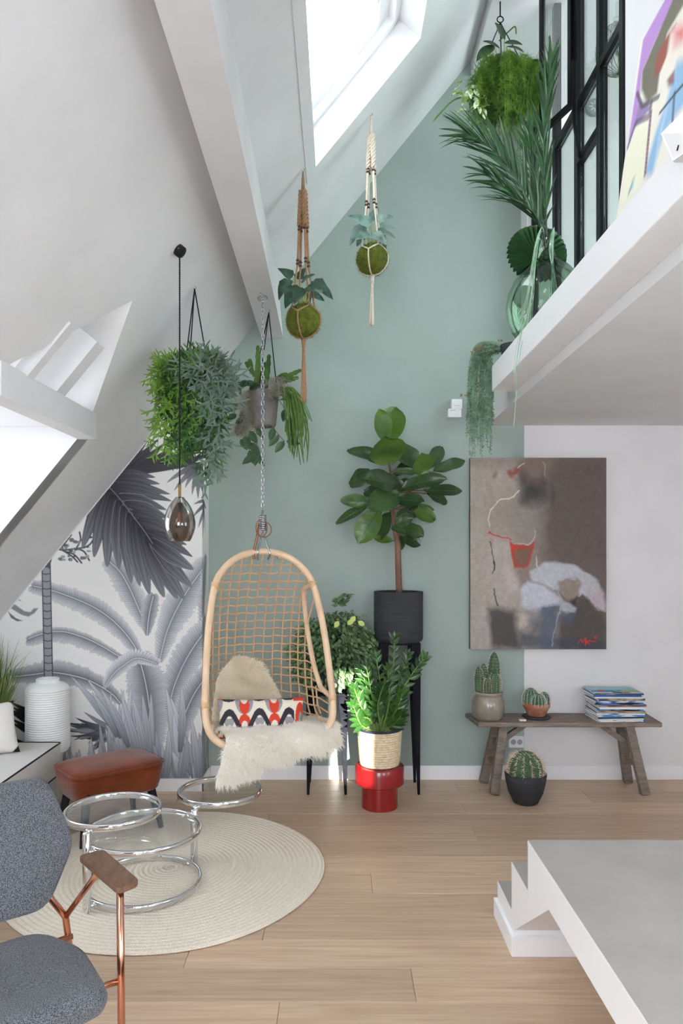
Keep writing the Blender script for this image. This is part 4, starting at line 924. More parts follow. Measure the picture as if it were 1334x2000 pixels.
# ---------------------------------------------------------------- generic pieces of foliage
def antler(mb, p, d, L_, r_, w=.0045, depth=2):           # flat forked frond
    d = d.normalized(); e = p + d * L_; sdv = d.cross(Vector((0, -1, .2))); sdv = sdv.normalized() if sdv.length > .01 else Vector((1, 0, 0))
    mb.add([p - sdv * w * .6, p + sdv * w * .6, e + sdv * w * .5, e - sdv * w * .5], [(0, 1, 2, 3)])
    if depth:
        for s_ in (-1, 1): antler(mb, e, d + sdv * s_ * r_.uniform(.3, .9) + Vector((0, r_.uniform(-.4, .3), r_.uniform(-.45, .1))), L_ * r_.uniform(.55, .85), r_, w * .85, depth - 1)
    else:
        mb.add([e - sdv * w * .5, e + sdv * w * .5, e + d * w * 2], [(0, 1, 2)])
def sprays(name, m, c, n, seed, rad, top, bot, parent, xr=(-1, 1), kind='antler', size=.035, stems=True, ysq=.8):
    """trailing stems that leave a pot rim and fall, set with leaflets"""
    r_ = random.Random(seed); mb = MB(); c = Vector(c)
    for i in range(n):
        a = r_.uniform(0, 2 * pi); ux = cos(a)
        if not (xr[0] <= ux <= xr[1]): continue
        d = Vector((ux, sin(a) * ysq, 0)); R0 = rad * r_.uniform(.55, 1.0); h = r_.uniform(.0, top); fall = r_.uniform(bot * .15, bot) if r_.random() < .8 else r_.uniform(0, bot * .2)
        pts = spline([c + d * .05, c + d * R0 * .6 + Vector((0, 0, h)), c + d * R0 + Vector((0, 0, h * .5 - .02)), c + d * R0 * r_.uniform(.85, 1.1) + Vector((0, 0, -fall * .55)), c + d * R0 * r_.uniform(.7, 1.1) + Vector((0, 0, -fall))], 5)
        if stems: mb.tube(pts, .0014, 3, cap=False)
        for j in range(3, len(pts), 1):
            dr = (pts[j] - pts[j - 1]).normalized()
            for q in range(2 if kind == 'fluff' else 1):
                o_ = Vector((r_.uniform(-1, 1), r_.uniform(-1, .5), r_.uniform(-.3, .8)))
                if kind == 'antler': antler(mb, pts[j], dr * .6 + o_ * .7, size * r_.uniform(.3, .55), r_, .0042 * size / .046, r_.choice((1, 2)))
                else:
                    for s_ in range(5):
                        e = (dr * .3 + Vector((r_.uniform(-1, 1), r_.uniform(-1, 1), r_.uniform(-.6, .8)))).normalized() * size * r_.uniform(.4, 1); w_ = e.cross(Vector((r_.uniform(-1, 1), r_.uniform(-1, 1), 1))).normalized() * .0013
                        mb.add([pts[j] - w_, pts[j] + w_, pts[j] + e], [(0, 1, 2)])
    return mb.build(name, m, parent, kind='stuff')
def cords(t, hook, rim_c, rim_r, m='black_cord', n=3, r=.0032, a0=.4):
    for i in range(n):
        a = a0 + 2 * pi * i / n; mesh('cord', *tube([hook, Vector(rim_c) + Vector((rim_r * cos(a), rim_r * sin(a), 0))], r, 6), m, t, True)
def hook(t, p, m='steel'):
    mesh('hook', *tube([p + Vector((-.012, 0, .012)), p + Vector((0, 0, .004)), p + Vector((.008, 0, -.004)), p + Vector((0, 0, -.014)), p + Vector((-.007, 0, -.006))], .0022, 6), m, t, True)
# ---------------------------------------------------------------- left hanging fern pot
h1 = P(380, 560, 3.618); pc = P(379, 745, 3.618)
t = thing('hanging_fern', h1, 'trailing staghorn fern in a hanging pot near the pendant lamp', 'plant')
hook(t, h1); cords(t, h1 - Vector((0, 0, .01)), pc, .085)
mesh('pot', *lathe([(0, -.2), (.062, -.2), (.088, -.02), (.09, 0), (.083, 0), (.08, -.02), (0, -.03)], 32, pc), 'moss_pot', t, True)
mat('fern_dark', '24451e', .6, col2='385f28', scale=15, lo=.35, hi=.7)
mat('fern_lime', '4f7a24', .6, col2='7ea23a', scale=15, lo=.35, hi=.7)
sprays('foliage', 'fern_dark', pc, 46, 21, .135, .08, .42, t, size=.1)
sprays('light_foliage', 'fern_lime', pc + Vector((-.05, -.04, 0)), 26, 22, .125, .09, .40, t, xr=(-1, .2), size=.09)
sprays('front_foliage', 'fern_green', pc + Vector((.02, -.05, .02)), 20, 24, .125, .09, .46, t, size=.09)
sprays('grey_foliage', 'fern_grey', pc + Vector((.03, -.05, 0)), 30, 23, .135, .06, .52, t, xr=(-.4, 1), size=.12)
# ---------------------------------------------------------------- middle hanging pot
h2 = P(525, 607, 4.277); pc = P(513, 766, 4.277)
t = thing('hanging_cactus_pot', h2, 'grey hanging pot with flat cactus stems and moss below the beam', 'plant')
hook(t, h2); cords(t, h2 - Vector((0, 0, .01)), pc, .092)
mesh('pot', *lathe([(0, -.205), (.074, -.205), (.079, -.195), (.1, 0), (.092, 0), (.09, -.02), (0, -.03)], 36, pc), 'pot_grey', t, True)
fl_ = lmesh('flat_stem', 'cactus_flat', .12, .034, lambda s_: .55 + .35 * sin(s_ * 3) + .12 * sin(s_ * 28) if s_ < .97 else .3, 14, droop=.3, cup=.05)
for a, b in (((505, 755), (503, 672)), ((520, 760), (525, 690)), ((512, 760), (516, 705)), ((498, 735), (480, 705)), ((492, 730), (487, 700)), ((545, 745), (588, 720)), ((550, 748), (582, 735)), ((540, 740), (560, 728)), ((500, 760), (504, 700))):
    p, q = P(*a, 4.24), P(*b, 4.22); inst('flat_stem', fl_, frame(p, q - p, (0, -1, .2)) @ Matrix.Diagonal((1, (q - p).length / .12, 1, 1)), t)
rl = lmesh('round_leaf', 'dark_leaf', .075, .062, oval, 6, droop=.5, cup=.1); pl_ = lmesh('pointed_leaf', 'dark_leaf', .085, .042, lance, 6, droop=.4, cup=.12)
for i, (x, y) in enumerate(((497, 748), (485, 745), (507, 752), (470, 770), (465, 790), (462, 810), (472, 830), (480, 752))): inst('round_leaf', rl, frame(P(x, y, 4.2), (rnd.uniform(-1, .2), -.3, rnd.uniform(-.8, .3)), (-.2, -1, .5)) @ Matrix.Scale(rnd.uniform(.8, 1.15), 4), t)
for i, (x, y, dx, dy) in enumerate(((487, 842, 14, 22), (500, 838, 12, 12), (470, 858, 20, 32), (490, 865, 14, 20), (478, 850, 10, 30), (545, 850, -18, 18), (555, 862, -14, 16), (560, 862, 16, 2), (535, 836, -6, 18), (500, 880, -2, 26), (498, 890, -14, 8), (503, 888, 8, 14), (560, 830, 6, 16), (565, 815, 4, 16), (556, 800, -2, 18), (470, 815, -8, 24), (476, 800, -6, 26), (487, 880, 6, 20))):
    p, q = P(x, y, 4.22), P(x + dx, y + dy, 4.2); inst('pointed_leaf', pl_, frame(p, q - p, (rnd.uniform(-.4, .4), -1, .3)) @ Matrix.Scale(rnd.uniform(.85, 1.2), 4), t)
vb = MB()
for x0, pts in ((0, ((495, 770), (475, 800), (480, 850), (500, 890))), (0, ((535, 770), (556, 800), (560, 850))), (0, ((500, 835), (490, 850), (478, 850))), (0, ((530, 830), (545, 850), (556, 862)))): vb.tube(spline([P(*q, 4.22) for q in pts], 5), .002, 4)
vb.build('vine_stem', 'bark', t)
r_ = random.Random(9); rb = MB()
for i in range(46):
    x0, y0 = 545 + r_.uniform(0, 14), 762 + r_.uniform(-6, 20); ex = r_.uniform(10, 62); fy = r_.uniform(40, 130); Yr = 4.24 + r_.uniform(-.07, .07)
    rb.tube(spline([P(x0, y0, Yr), P(x0 + ex * .45, y0 + 4, Yr - .02), P(x0 + ex * .8, y0 + fy * .5, Yr - .03), P(x0 + ex * .8 + r_.uniform(-4, 12), y0 + fy, Yr - .02)], 5), [.0035] * 15 + [.002], 5)
rb.build('trailing_stems', 'rhipsalis', t, kind='stuff')
mo = MB()
for i in range(900):
    reg = r_.random()
    if reg < .4: x, y = r_.gauss(482, 7), r_.uniform(765, 838)
    elif reg < .6: x, y = r_.gauss(470, 8), r_.uniform(830, 850)
    else: x, y = r_.gauss(540, 12), r_.uniform(738, 775)
    p = P(x, y, 4.19 + r_.uniform(-.03, .03)); q = [p + Vector((r_.uniform(-.02, .02), r_.uniform(-.015, .015), r_.uniform(-.022, .015))) for _ in range(3)]; mo.tube([p] + q, .0009, 3, cap=False)
mo.build('moss', 'spanish_moss', t, kind='stuff')
# ---------------------------------------------------------------- macrame hangers with moss balls
def macrame(hp, ball_px, r, rope, pale, label, Y, tass_y):
    t = thing('macrame_planter', hp, label, 'planter', 'macrame hangers with moss balls'); hook(t, hp)
    bc = P(*ball_px, Y); kx = Y / F; x0 = hp.x; zt = hp.z - .015; r0 = random.Random(3 if pale else 4)
    v, f = lathe([(r * sin(pi * i / 18), -r * .98 * cos(pi * i / 18)) for i in range(19)], 32)
    v = [Vector(p) * (1 + .05 * noise.noise(Vector(p) * 38 + Vector((9, 1, 4)))) + bc for p in v]; mb_ = mesh('moss_ball', v, f, 'moss_ball', t, True)
    fz = MB()
    for i in range(1400):
        d = Vector((r0.gauss(0, 1), r0.gauss(0, 1), r0.gauss(0, 1))).normalized(); p = bc + d * r * .98; e = p + (d + Vector((r0.uniform(-.8, .8), r0.uniform(-.8, .8), r0.uniform(-.8, .8)))) * .011; w = d.cross(Vector((r0.random(), r0.random(), 1))).normalized() * .0012
        fz.add([p - w, p + w, e], [(0, 1, 2)])
    fz.build('moss_fuzz', 'moss_fuzz', t, kind='stuff')
    ln = zt - (bc.z + r); z_br = zt - ln * .16; zb1 = zt - ln * .42; zb2 = zt - ln * .68; zsp = bc.z + r * .72
    mesh('top_wrap', *tube([(x0, Y, zt), (x0, Y, zt - ln * .05), (x0, Y, z_br)], [.004, .0075, .011], 10), rope, t, True)
    for i in range(4):
        a = .5 + i * pi / 2; ox, oy = cos(a), sin(a); sp = lambda z: (.013 + .018 * ((z_br - z) / (z_br - zb2)))
        for ph in range(3):                          # braided part
            pts = [Vector((x0 + ox * sp(z) + .0078 * cos(ph * 2 * pi / 3 + z * 100), Y + oy * sp(z) + .0078 * sin(ph * 2 * pi / 3 + z * 100), z)) for z in np.linspace(z_br + .01, zb1, 44)]
            mesh('braid_strand', *tube(pts, .006, 6), rope, t, True)
        pts = [Vector((x0 + ox * sp(z), Y + oy * sp(z), z)) for z in np.linspace(zb1, zb2 - .02, 6)]
        end = Vector((bc.x + ox * r * .75, Y + oy * r * .75, zsp)); pts += spline([pts[-1], pts[-1].lerp(end, .5), end], 3)[1:]
        mesh('rope', *tube(pts, [.0062] * 6 + [.0045] * (len(pts) - 6), 8), rope, t, True)
        for zb in (zb1, zb1 - .018, zb2, zb2 - .018):
            b = Vector((x0 + ox * sp(zb), Y + oy * sp(zb), zb + .006 * (i % 2))); mesh('bead', *lathe([(.001, -.009), (.0075, -.006), (.0098, 0), (.0075, .006), (.001, .009)], 10, b), 'bead_wood', t, True)
        for s_ in (-1, 1):                           # net over the ball
            a2 = a + s_ * pi / 4; path = []
            for q in np.linspace(0, 1, 7):
                an = a + s_ * pi / 4 * min(1, q * 2); zz = r * .72 - (r * .72 + r * .15) * q if q <= .5 else r * .72 - (r * .87) * q
                el_ = math.asin(max(-1, min(1, zz / r))); path.append(bc + Vector((cos(an) * cos(el_), sin(an) * cos(el_), sin(el_))) * r * 1.04)
            for el_ in (-.35, -.7, -1.1, -1.5): path.append(bc + Vector((cos(a2) * cos(el_), sin(a2) * cos(el_), sin(el_))) * r * 1.04)
            mesh('net_rope', *tube(path, .0042, 6), rope, t, True)
    zk = bc.z - r; ze = P(0, tass_y, Y).z
    mesh('tassel_wrap', *tube([(bc.x, Y, zk + .008), (bc.x, Y, zk - .05)], [.013, .0085], 10), rope, t, True)
    for i in range(16):
        a = r0.uniform(0, 2 * pi); q = r0.uniform(.2, 1) * .017; mesh('tassel_strand', *tube(spline([(bc.x + .004 * cos(a), Y + .004 * sin(a), zk - .045), (bc.x + q * .7 * cos(a), Y + q * .7 * sin(a), (zk + ze) / 2 - .02), (bc.x + q * cos(a), Y + q * sin(a), ze + r0.uniform(0, .012))], 4), .0032, 5), rope, t, True)
    return t, bc
tb, bc1 = macrame(P(592, 330, 3.748), (593, 627), .09, 'jute_rope', 0, 'brown jute macrame hanger with moss ball and dark arrowhead leaves', 3.748, 787)
tw, bc2 = macrame(P(725, 222, 4.013), (727, 507), .088, 'cotton_rope', 1, 'cream cotton macrame hanger with moss ball and pale leaves', 4.013, 637)
arrow = lambda s_: max(.04, (1 - s_) ** .75 * min(1, .35 + s_ * 6)) if s_ < .98 else .03
al = [lmesh('leaf', 'alocasia', .105, .082, arrow, 7, droop=.35, cup=.05, wave=.03, fold=-.1), lmesh('leaf', 'alocasia_pale', .105, .08, arrow, 7, droop=.45, cup=.05, wave=.03, fold=-.1)]
def leaves(t, bc, Y, lst, me):
    for (x, y, tx, ty, dz) in lst:
        a = P(x, y, Y + dz); b = P(tx, ty, Y + dz * 1.4 - .02); L_ = (b - a).length
        inst('leaf', me, frame(a, b - a, (rnd.uniform(-.4, .4), -1, .35), rnd.uniform(-.3, .3)) @ Matrix.Scale(max(.85, L_ * 1.2 / .105), 4), t)
        mesh('stalk', *tube(spline([bc + Vector((rnd.uniform(-.02, .02), rnd.uniform(-.02, .02), .075)), (bc.lerp(a, .5) + Vector((0, 0, .02))), a], 4), .0026, 5), 'stalk', t, True)
leaves(tb, bc1, 3.748, [(562, 545, 545, 575, -.03), (572, 540, 556, 530, .02), (575, 560, 560, 592, -.05), (590, 548, 606, 536, -.07), (600, 560, 628, 565, -.06), (612, 548, 646, 574, 0), (600, 568, 630, 582, .05), (585, 560, 578, 585, -.08), (580, 545, 590, 530, .06), (597, 563, 605, 590, .06)], al[0])
leaves(tw, bc2, 4.013, [(725, 437, 690, 418, -.05), (708, 440, 684, 468, -.02), (735, 428, 762, 420, -.02), (738, 448, 768, 456, .0), (718, 452, 700, 462, -.07), (730, 455, 752, 470, -.06), (712, 448, 700, 475, .05), (740, 460, 752, 486, .03), (725, 430, 738, 405, .05), (742, 440, 766, 440, .05)], al[1])
# ---------------------------------------------------------------- fluffy hanging basket at the loft window
HY = 4.19; hp = P(977, 8, HY); hp.z = 4.757
t = thing('hanging_basket', hp, 'fluffy green hanging basket by the black loft glazing', 'plant')
rc = P(977, 38, HY); mesh('ring', *tube([rc + Vector((.018 * cos(a), 0, .018 * sin(a))) for a in np.linspace(0, 2 * pi, 20)[:-1]], .0035, 6, True), 'black_steel', t, True)
mesh('chain', *tube([hp, rc + Vector((0, 0, .018))], .004, 6), 'black_steel', t, True)
bc = P(985, 178, HY)
for dx, dy in ((-.16, -.02), (.13, -.05), (.02, .14)): mesh('hanger_rod', *tube([rc - Vector((0, 0, .018)), bc + Vector((dx, dy, .06))], .0032, 6), 'black_steel', t, True)
v, f = lathe([(.10 * sin(pi * i / 12), -.10 * cos(pi * i / 12)) for i in range(13)], 24); mesh('moss_core', [Vector(p) + bc for p in v], f, 'moss_ball', t, True)
sprays('foliage', 'fern_green', bc + Vector((0, 0, .03)), 230, 31, .2, .10, .22, t, kind='fluff', size=.05)
sprays('light_foliage', 'fern_lime', bc + Vector((0, -.05, .03)), 110, 33, .22, .12, .3, t, kind='fluff', size=.055)
sprays('trailing_foliage', 'fern_lime', bc + Vector((.05, -.02, 0)), 40, 32, .17, .02, .42, t, kind='fluff', size=.03, xr=(-.2, 1))
mat('spider_leaf', 'dfe6c2', .5, col2='6f9a48', scale=30, lo=.45, hi=.55)
sp_ = lmesh('striped_leaf', 'spider_leaf', .07, .03, lance, 5, droop=.7, cup=.1)
for i in range(26): x, y = rnd.uniform(895, 945), rnd.uniform(165, 225); inst('striped_leaf', sp_, frame(P(x, y, HY - .12 + rnd.uniform(-.04, .06)), (rnd.uniform(-1, .3), -.4, rnd.uniform(-1, .4)), (0, -.8, .6), rnd.uniform(-.5, .5)), t)
big = lmesh('broad_leaf', 'dark_leaf', .15, .085, lance, 7, droop=.5, cup=.08)
for x, y, tx, ty in ((975, 95, 955, 78), (965, 90, 935, 106), (985, 85, 1012, 80), (990, 92, 1015, 92), (980, 110, 958, 125), (995, 100, 1012, 120), (985, 78, 978, 56), (975, 105, 975, 130), (992, 105, 1000, 128)):
    a, b = P(x, y, HY - .03), P(tx, ty, HY - .06); inst('broad_leaf', big, frame(a, b - a, (rnd.uniform(-.3, .3), -.8, .6)) @ Matrix.Scale(max(.7, (b - a).length / .13), 4), t); mesh('stalk', *tube([bc + Vector((0, 0, .08)), a], .0025, 5), 'stalk', t)
mesh('tendril', *tube(spline([P(975, 80, HY), P(995, 60, HY - .02), P(1006, 52, HY - .03), P(1008, 66, HY - .03)], 5), .004, 5), 'cactus_flat', t, True)
mesh('tendril', *tube(spline([P(900, 190, HY - .1), P(880, 200, HY - .12), P(845, 238, HY - .13)], 5), [.0045] * 10 + [.001], 5), 'fern_green', t, True)
# ---------------------------------------------------------------- demijohn with palm fronds on the ledge
glass('green_glass', 'c2d6c6', gloss=.12)
DJ = Vector(((1067 - CX) * 3.6 / F, 3.6, 0))
t = thing('demijohn_vase', (DJ.x, DJ.y, LZ), 'large green glass demijohn with palm fronds on the loft ledge', 'vase')
dp = [(.0, .004), (.10, .004), (.125, .012), (.165, .06), (.192, .13), (.198, .19), (.19, .25), (.16, .315), (.115, .37), (.07, .41), (.045, .44), (.038, .47), (.037, .53), (.046, .535), (.047, .55), (.04, .555)]
v, f = lathe(dp, 56, (DJ.x, DJ.y, LZ)); mesh('bottle', v, f[:-1], 'green_glass', t, True)
mat('palm_green', '26462a', .4, col2='3a6238', scale=15, rand=.25, coat=.1)
mat('pale_string', 'a9c8ae', .6, col2='8fb394', scale=30)
nk = Vector((DJ.x, DJ.y, LZ + .5))
bl = lmesh('leaflet', 'palm_green', .3, .016, lambda s_: max(.05, (1 - s_) ** .5 * min(1, .4 + 5 * s_)), 6, droop=.25, fold=.3)
def frond(pts, n, L0, spread, fwd=.0, start=.22, parent=None):
    pp_ = spline(pts, 10); k_ = len(pp_); rb = mesh('frond', *tube(pp_, [.006 - .0045 * i / k_ for i in range(k_)], 6), 'palm_green', parent, True)
    for i in range(n):
        s_ = start + (1 - start) * i / (n - 1); j = min(int(s_ * (k_ - 1)), k_ - 2); p = pp_[j].lerp(pp_[j + 1], s_ * (k_ - 1) - j); dr = (pp_[j + 1] - pp_[j]).normalized()
        sdv = dr.cross(Vector((0, -1, .1))).normalized(); L_ = L0 * (.55 + .6 * sin(pi * min(1, .15 + s_ * .8)))
        for q in (-1, 1):
            d = dr * (1.0 + .5 * s_) + sdv * q * spread * rnd.uniform(.7, 1.15) + Vector((0, rnd.uniform(-.3, .15), rnd.uniform(-.1, .1)))
            inst('leaflet', bl, frame(p, d, Vector((0, -.9, .5)), rnd.uniform(-.6, .6)) @ Matrix.Diagonal((rnd.uniform(.9, 1.3), L_ / .3, 1, 1)), rb)
    return rb
def ff(o):                                          # leaflets belong to their frond, which belongs to the vase
    for c in o.children: c.matrix_parent_inverse = Matrix.Translation((0, 0, 0))
fr1 = frond([nk, P(1050, 430, 3.58), P(1010, 350, 3.55), P(960, 290, 3.5), P(915, 262, 3.45)], 30, .24, .62, parent=t); ff(fr1)
fr2 = frond([nk, P(1066, 400, 3.6), P(1062, 280, 3.6), P(1068, 180, 3.58), P(1076, 120, 3.56)], 26, .2, .30, parent=t); ff(fr2)
fr3 = frond([nk, P(1045, 420, 3.55), P(1000, 380, 3.5), P(950, 340, 3.42)], 18, .2, .55, parent=t); ff(fr3)
fr4 = frond([nk, P(1058, 420, 3.66), P(1040, 320, 3.68), P(1030, 250, 3.7)], 18, .2, .35, parent=t); ff(fr4)
# pleated round fan leaf
fc = P(1049, 498, 3.72); v = [fc + Vector((0, -.01, -.02))]; n = 72; rf = .158
for i in range(n):
    a = 2 * pi * i / n; r1 = rf * (1 + .03 * (i % 2)) * (.97 + .05 * sin(a)); v.append(fc + Vector((cos(a) * r1, (.012 if i % 2 else -.012) + .02 * sin(a), sin(a) * r1 * 1.0)))
mesh('fan_leaf', v, [(0, i + 1, (i + 1) % n + 1) for i in range(n)], 'palm_green', t)
mesh('fan_stalk', *tube([fc, nk - Vector((0, -.005, .1))], .004, 6), 'palm_green', t)
sb = MB(); r_ = random.Random(17)
for i in range(22):
    left = r_.random() < .72; x = r_.uniform(1025, 1042) if left else r_.uniform(1070, 1092)
    ye = r_.uniform(600, 690) if r_.random() < .75 else r_.uniform(690, 850); yd = 3.36
    pts = [nk + Vector((0, 0, -.02)), nk + Vector((-.03 if left else .03, -.03, .07)), P(1046 if left else 1076, 490, 3.5) + Vector((r_.uniform(-.01, .01), 0, 0)), P(x, 580, 3.40), P(x - 12 + r_.uniform(-8, 8), min(ye, 660), 3.375)]
    if ye > 690: pts = pts[:-1] + [P(1018 + r_.uniform(-10, 6), 655, 3.38), P(1010 + r_.uniform(-8, 4), ye, 3.36)]
    sb.tube(spline(pts, 6), .0011, 4, cap=False)
sb.build('hanging_strings', 'pale_string', t, kind='stuff')
# ---------------------------------------------------------------- string plant at the end of the ledge
TP = Vector((.965, 3.93, LZ)); t = thing('string_plant', TP, 'trailing string-of-pearls plant spilling off the end of the loft ledge', 'plant')
mesh('pot', *lathe([(0, .001), (.06, .001), (.075, .085), (.068, .085), (0, .07)], 28, TP), 'dark_pot', t, True)
mat('pearl_green', '8aa78a', .5, col2='64866a', scale=25)
pm = MB(); r_ = random.Random(8); pb = leafmesh(.012, .007, oval, 2, droop=.5)
for i in range(95):
    x = r_.uniform(914, 962); ye = r_.choice((r_.uniform(760, 860), r_.uniform(800, 905))); Yt = r_.uniform(4.085, 4.2)
    x0 = r_.uniform(935, 975); pts = spline([TP + Vector((r_.uniform(-.03, .03), r_.uniform(-.03, .03), .08)), P(x0, 676 + r_.uniform(-8, 14), 4.03), P(x * .85 + x0 * .15, 712 + r_.uniform(-14, 10), Yt), P(x, 770, Yt), P(x + r_.uniform(-4, 4), ye, Yt)], 9)
    pm.tube(pts, .0013, 3, cap=False)
    for j in range(4, len(pts)):
        for q in range(4): pm.add(pb[0], pb[1], frame(pts[j].lerp(pts[j - 1], r_.random()), (r_.uniform(-1, 1), r_.uniform(-1, .5), r_.uniform(-.8, .2)), (0, -1, .5)) @ Matrix.Scale(r_.uniform(.7, 1.3), 4))
pm.build('trailing_stems', 'pearl_green', t, True, kind='stuff')
mat('bronze_sprig', '8a6a45', .6); bq = MB()
for (x, y, dx) in ((945, 678, -1), (1002, 655, 0), (915, 770, -1), (940, 684, -1), (975, 668, .3)):
    for j in range(9): p = P(x + dx * j * 2.2, y - (j % 3) * 1.5 + abs(dx) * j * .8, 4.0); bq.add(pb[0], pb[1], frame(p, (r_.uniform(-1, 1), -.5, r_.uniform(-.5, 1)), (0, -1, .4)) @ Matrix.Scale(1.3, 4))
bq.build('bronze_sprigs', 'bronze_sprig', t, kind='stuff')
# ================================================================ flat prints: mural, canvases
class Canvas:
    def __init__(s, w, h, col, ss=2): s.ss = ss; s.w = w; s.h = h; s.a = np.tile(np.array(srgb(col)), (h * ss, w * ss, 1)).astype(np.float64)
    def box(s, xs, ys, pad=2):
        x0 = max(0, int((min(xs) - pad) * s.ss)); x1 = min(s.w * s.ss, int((max(xs) + pad) * s.ss) + 1); y0 = max(0, int((min(ys) - pad) * s.ss)); y1 = min(s.h * s.ss, int((max(ys) + pad) * s.ss) + 1)
        if x1 <= x0 or y1 <= y0: return None
        Y, X = np.mgrid[y0:y1, x0:x1]; return (slice(y0, y1), slice(x0, x1)), (X + .5) / s.ss, (Y + .5) / s.ss
    def put(s, sl, m, col): m = m[..., None]; s.a[sl] = s.a[sl] * (1 - m) + col * m
    def poly(s, pts, col, alpha=1, soft=0):
        b = s.box([p[0] for p in pts], [p[1] for p in pts], 2 + soft * 2)
        if not b: return
        sl, X, Y = b; ins = np.zeros(X.shape, bool); n = len(pts); dist = np.full(X.shape, 1e9)
        for i in range(n):
            (xa, ya), (xb, yb) = pts[i], pts[(i + 1) % n]
            if ya != yb: ins ^= ((ya > Y) != (yb > Y)) & (X < (xb - xa) * (Y - ya) / (yb - ya) + xa)
            if soft:
                dx, dy = xb - xa, yb - ya; t_ = np.clip(((X - xa) * dx + (Y - ya) * dy) / (dx * dx + dy * dy + 1e-9), 0, 1); dist = np.minimum(dist, np.hypot(X - xa - t_ * dx, Y - ya - t_ * dy))
        m = ins.astype(float)
        if soft: m = np.clip(.5 + np.where(ins, dist, -dist) / (2 * soft), 0, 1)
        s.put(sl, m * alpha, np.array(srgb(col)) if isinstance(col, str) else col)
    def line(s, pts, w, col, alpha=1, soft=.5):
        b = s.box([p[0] for p in pts], [p[1] for p in pts], w + 2)
        if not b: return
        sl, X, Y = b; d = np.full(X.shape, 1e9)
        for (xa, ya), (xb, yb) in zip(pts[:-1], pts[1:]):
            dx, dy = xb - xa, yb - ya; t_ = np.clip(((X - xa) * dx + (Y - ya) * dy) / (dx * dx + dy * dy + 1e-9), 0, 1); d = np.minimum(d, np.hypot(X - xa - t_ * dx, Y - ya - t_ * dy))
        s.put(sl, np.clip((w / 2 - d) / soft + .5, 0, 1) * alpha, np.array(srgb(col)))
    def blob(s, cx, cy, rx, ry, col, alpha=1, soft=.3):
        b = s.box([cx - rx * (1 + soft), cx + rx * (1 + soft)], [cy - ry * (1 + soft), cy + ry * (1 + soft)])
        if not b: return
        sl, X, Y = b; d = np.hypot((X - cx) / rx, (Y - cy) / ry); s.put(sl, np.clip((1 + soft - d) / (2 * soft), 0, 1) * alpha, np.array(srgb(col)))
    def blade(s, p, q, w, c0, c1, bend=0, mid=.35, edge='4a4a54', streak=.12, ea=.7, tip=.75):
        """leaf blade from p to q; colours run from base to tip, fine streaks along it, dark outline"""
        p = np.array(p, float); q = np.array(q, float); ax = q - p; L_ = np.hypot(*ax)
        if L_ < 1: return
        ax /= L_; nr = np.array((-ax[1], ax[0])); c = (p + q) / 2 + nr * bend
        b = s.box([p[0] - w, q[0] - w, p[0] + w, q[0] + w, c[0]], [p[1] - w, q[1] - w, p[1] + w, q[1] + w, c[1]])
        if not b: return
        sl, X, Y = b; t_ = ((X - p[0]) * ax[0] + (Y - p[1]) * ax[1]) / L_; lat = (X - p[0]) * nr[0] + (Y - p[1]) * nr[1] - bend * 4 * t_ * (1 - t_)
        tc = np.clip(t_, 0, 1); hw = w / 2 * np.where(tc < mid, .35 + .65 * np.sqrt(tc / mid), np.clip((1 - tc) / (1 - mid), 0, 1) ** tip) + 1e-6
        sN = lat / hw; m = ((np.abs(sN) < 1) & (t_ > 0) & (t_ < 1)).astype(float)
        col = np.array(srgb(c0)) * (1 - tc[..., None]) + np.array(srgb(c1)) * tc[..., None]
        col = col * (1 + streak * np.sin(sN * 8 + p[0]) + streak * .6 * np.sin(sN * 19 + tc * 3))[..., None]
        e = np.clip((np.abs(lat) - hw + 1.1) / .8, 0, 1) * ea; col = col * (1 - e[..., None]) + np.array(srgb(edge)) * e[..., None]
        s.put(sl, m, np.clip(col, 0, 1))
    def blur(s, k, n=2):
        for _ in range(n):
            for ax in (0, 1):
                pd = [(0, 0)] * 3; pd[ax] = (k, k); A = np.pad(s.a, pd, 'edge'); cs = np.cumsum(A, axis=ax); z = np.zeros_like(np.take(cs, [0], ax)); cs = np.concatenate([z, cs], ax); N_ = 2 * k + 1
                hi = np.take(cs, range(N_, cs.shape[ax]), ax); lo = np.take(cs, range(0, cs.shape[ax] - N_), ax); s.a = (hi - lo) / N_
    def out(s): return s.a.reshape(s.h, s.ss, s.w, s.ss, 3).mean((1, 3))
def print_mesh(name, img, fn, m, parent, keep=None):
    """one quad per print dot, colour stored on its corners' points"""
    h, w, _ = img.shape; jj, ii = np.mgrid[0:h + 1, 0:w + 1]; V = fn(ii.ravel().astype(float), jj.ravel().astype(float))
    J, I = np.mgrid[0:h, 0:w]; k = (J * (w + 1) + I).ravel()
    if keep is not None: k = k[keep(I.ravel() + .5, J.ravel() + .5)]
    Fc = np.stack([k, k + w + 1, k + w + 2, k + 1], 1); used = np.unique(Fc); rm = -np.ones((h + 1) * (w + 1), int); rm[used] = np.arange(len(used))
    me = bpy.data.meshes.new(name); Vv = V[used]; Ff = rm[Fc]
    me.vertices.add(len(Vv)); me.vertices.foreach_set('co', Vv.astype(np.float32).ravel()); nf = len(Ff)
    me.loops.add(nf * 4); me.loops.foreach_set('vertex_index', Ff.astype(np.int32).ravel()); me.polygons.add(nf); me.polygons.foreach_set('loop_start', np.arange(0, nf * 4, 4, dtype=np.int32)); me.polygons.foreach_set('loop_total', np.full(nf, 4, dtype=np.int32)); me.update(calc_edges=True)
    pi_ = np.pad(img, ((0, 1), (0, 1), (0, 0)), 'edge').reshape(-1, 3)[used]; ca = me.color_attributes.new('Col', 'FLOAT_COLOR', 'POINT'); ca.data.foreach_set('color', np.concatenate([pi_, np.ones((len(pi_), 1))], 1).astype(np.float32).ravel())
    return obj(name, me, m, parent)
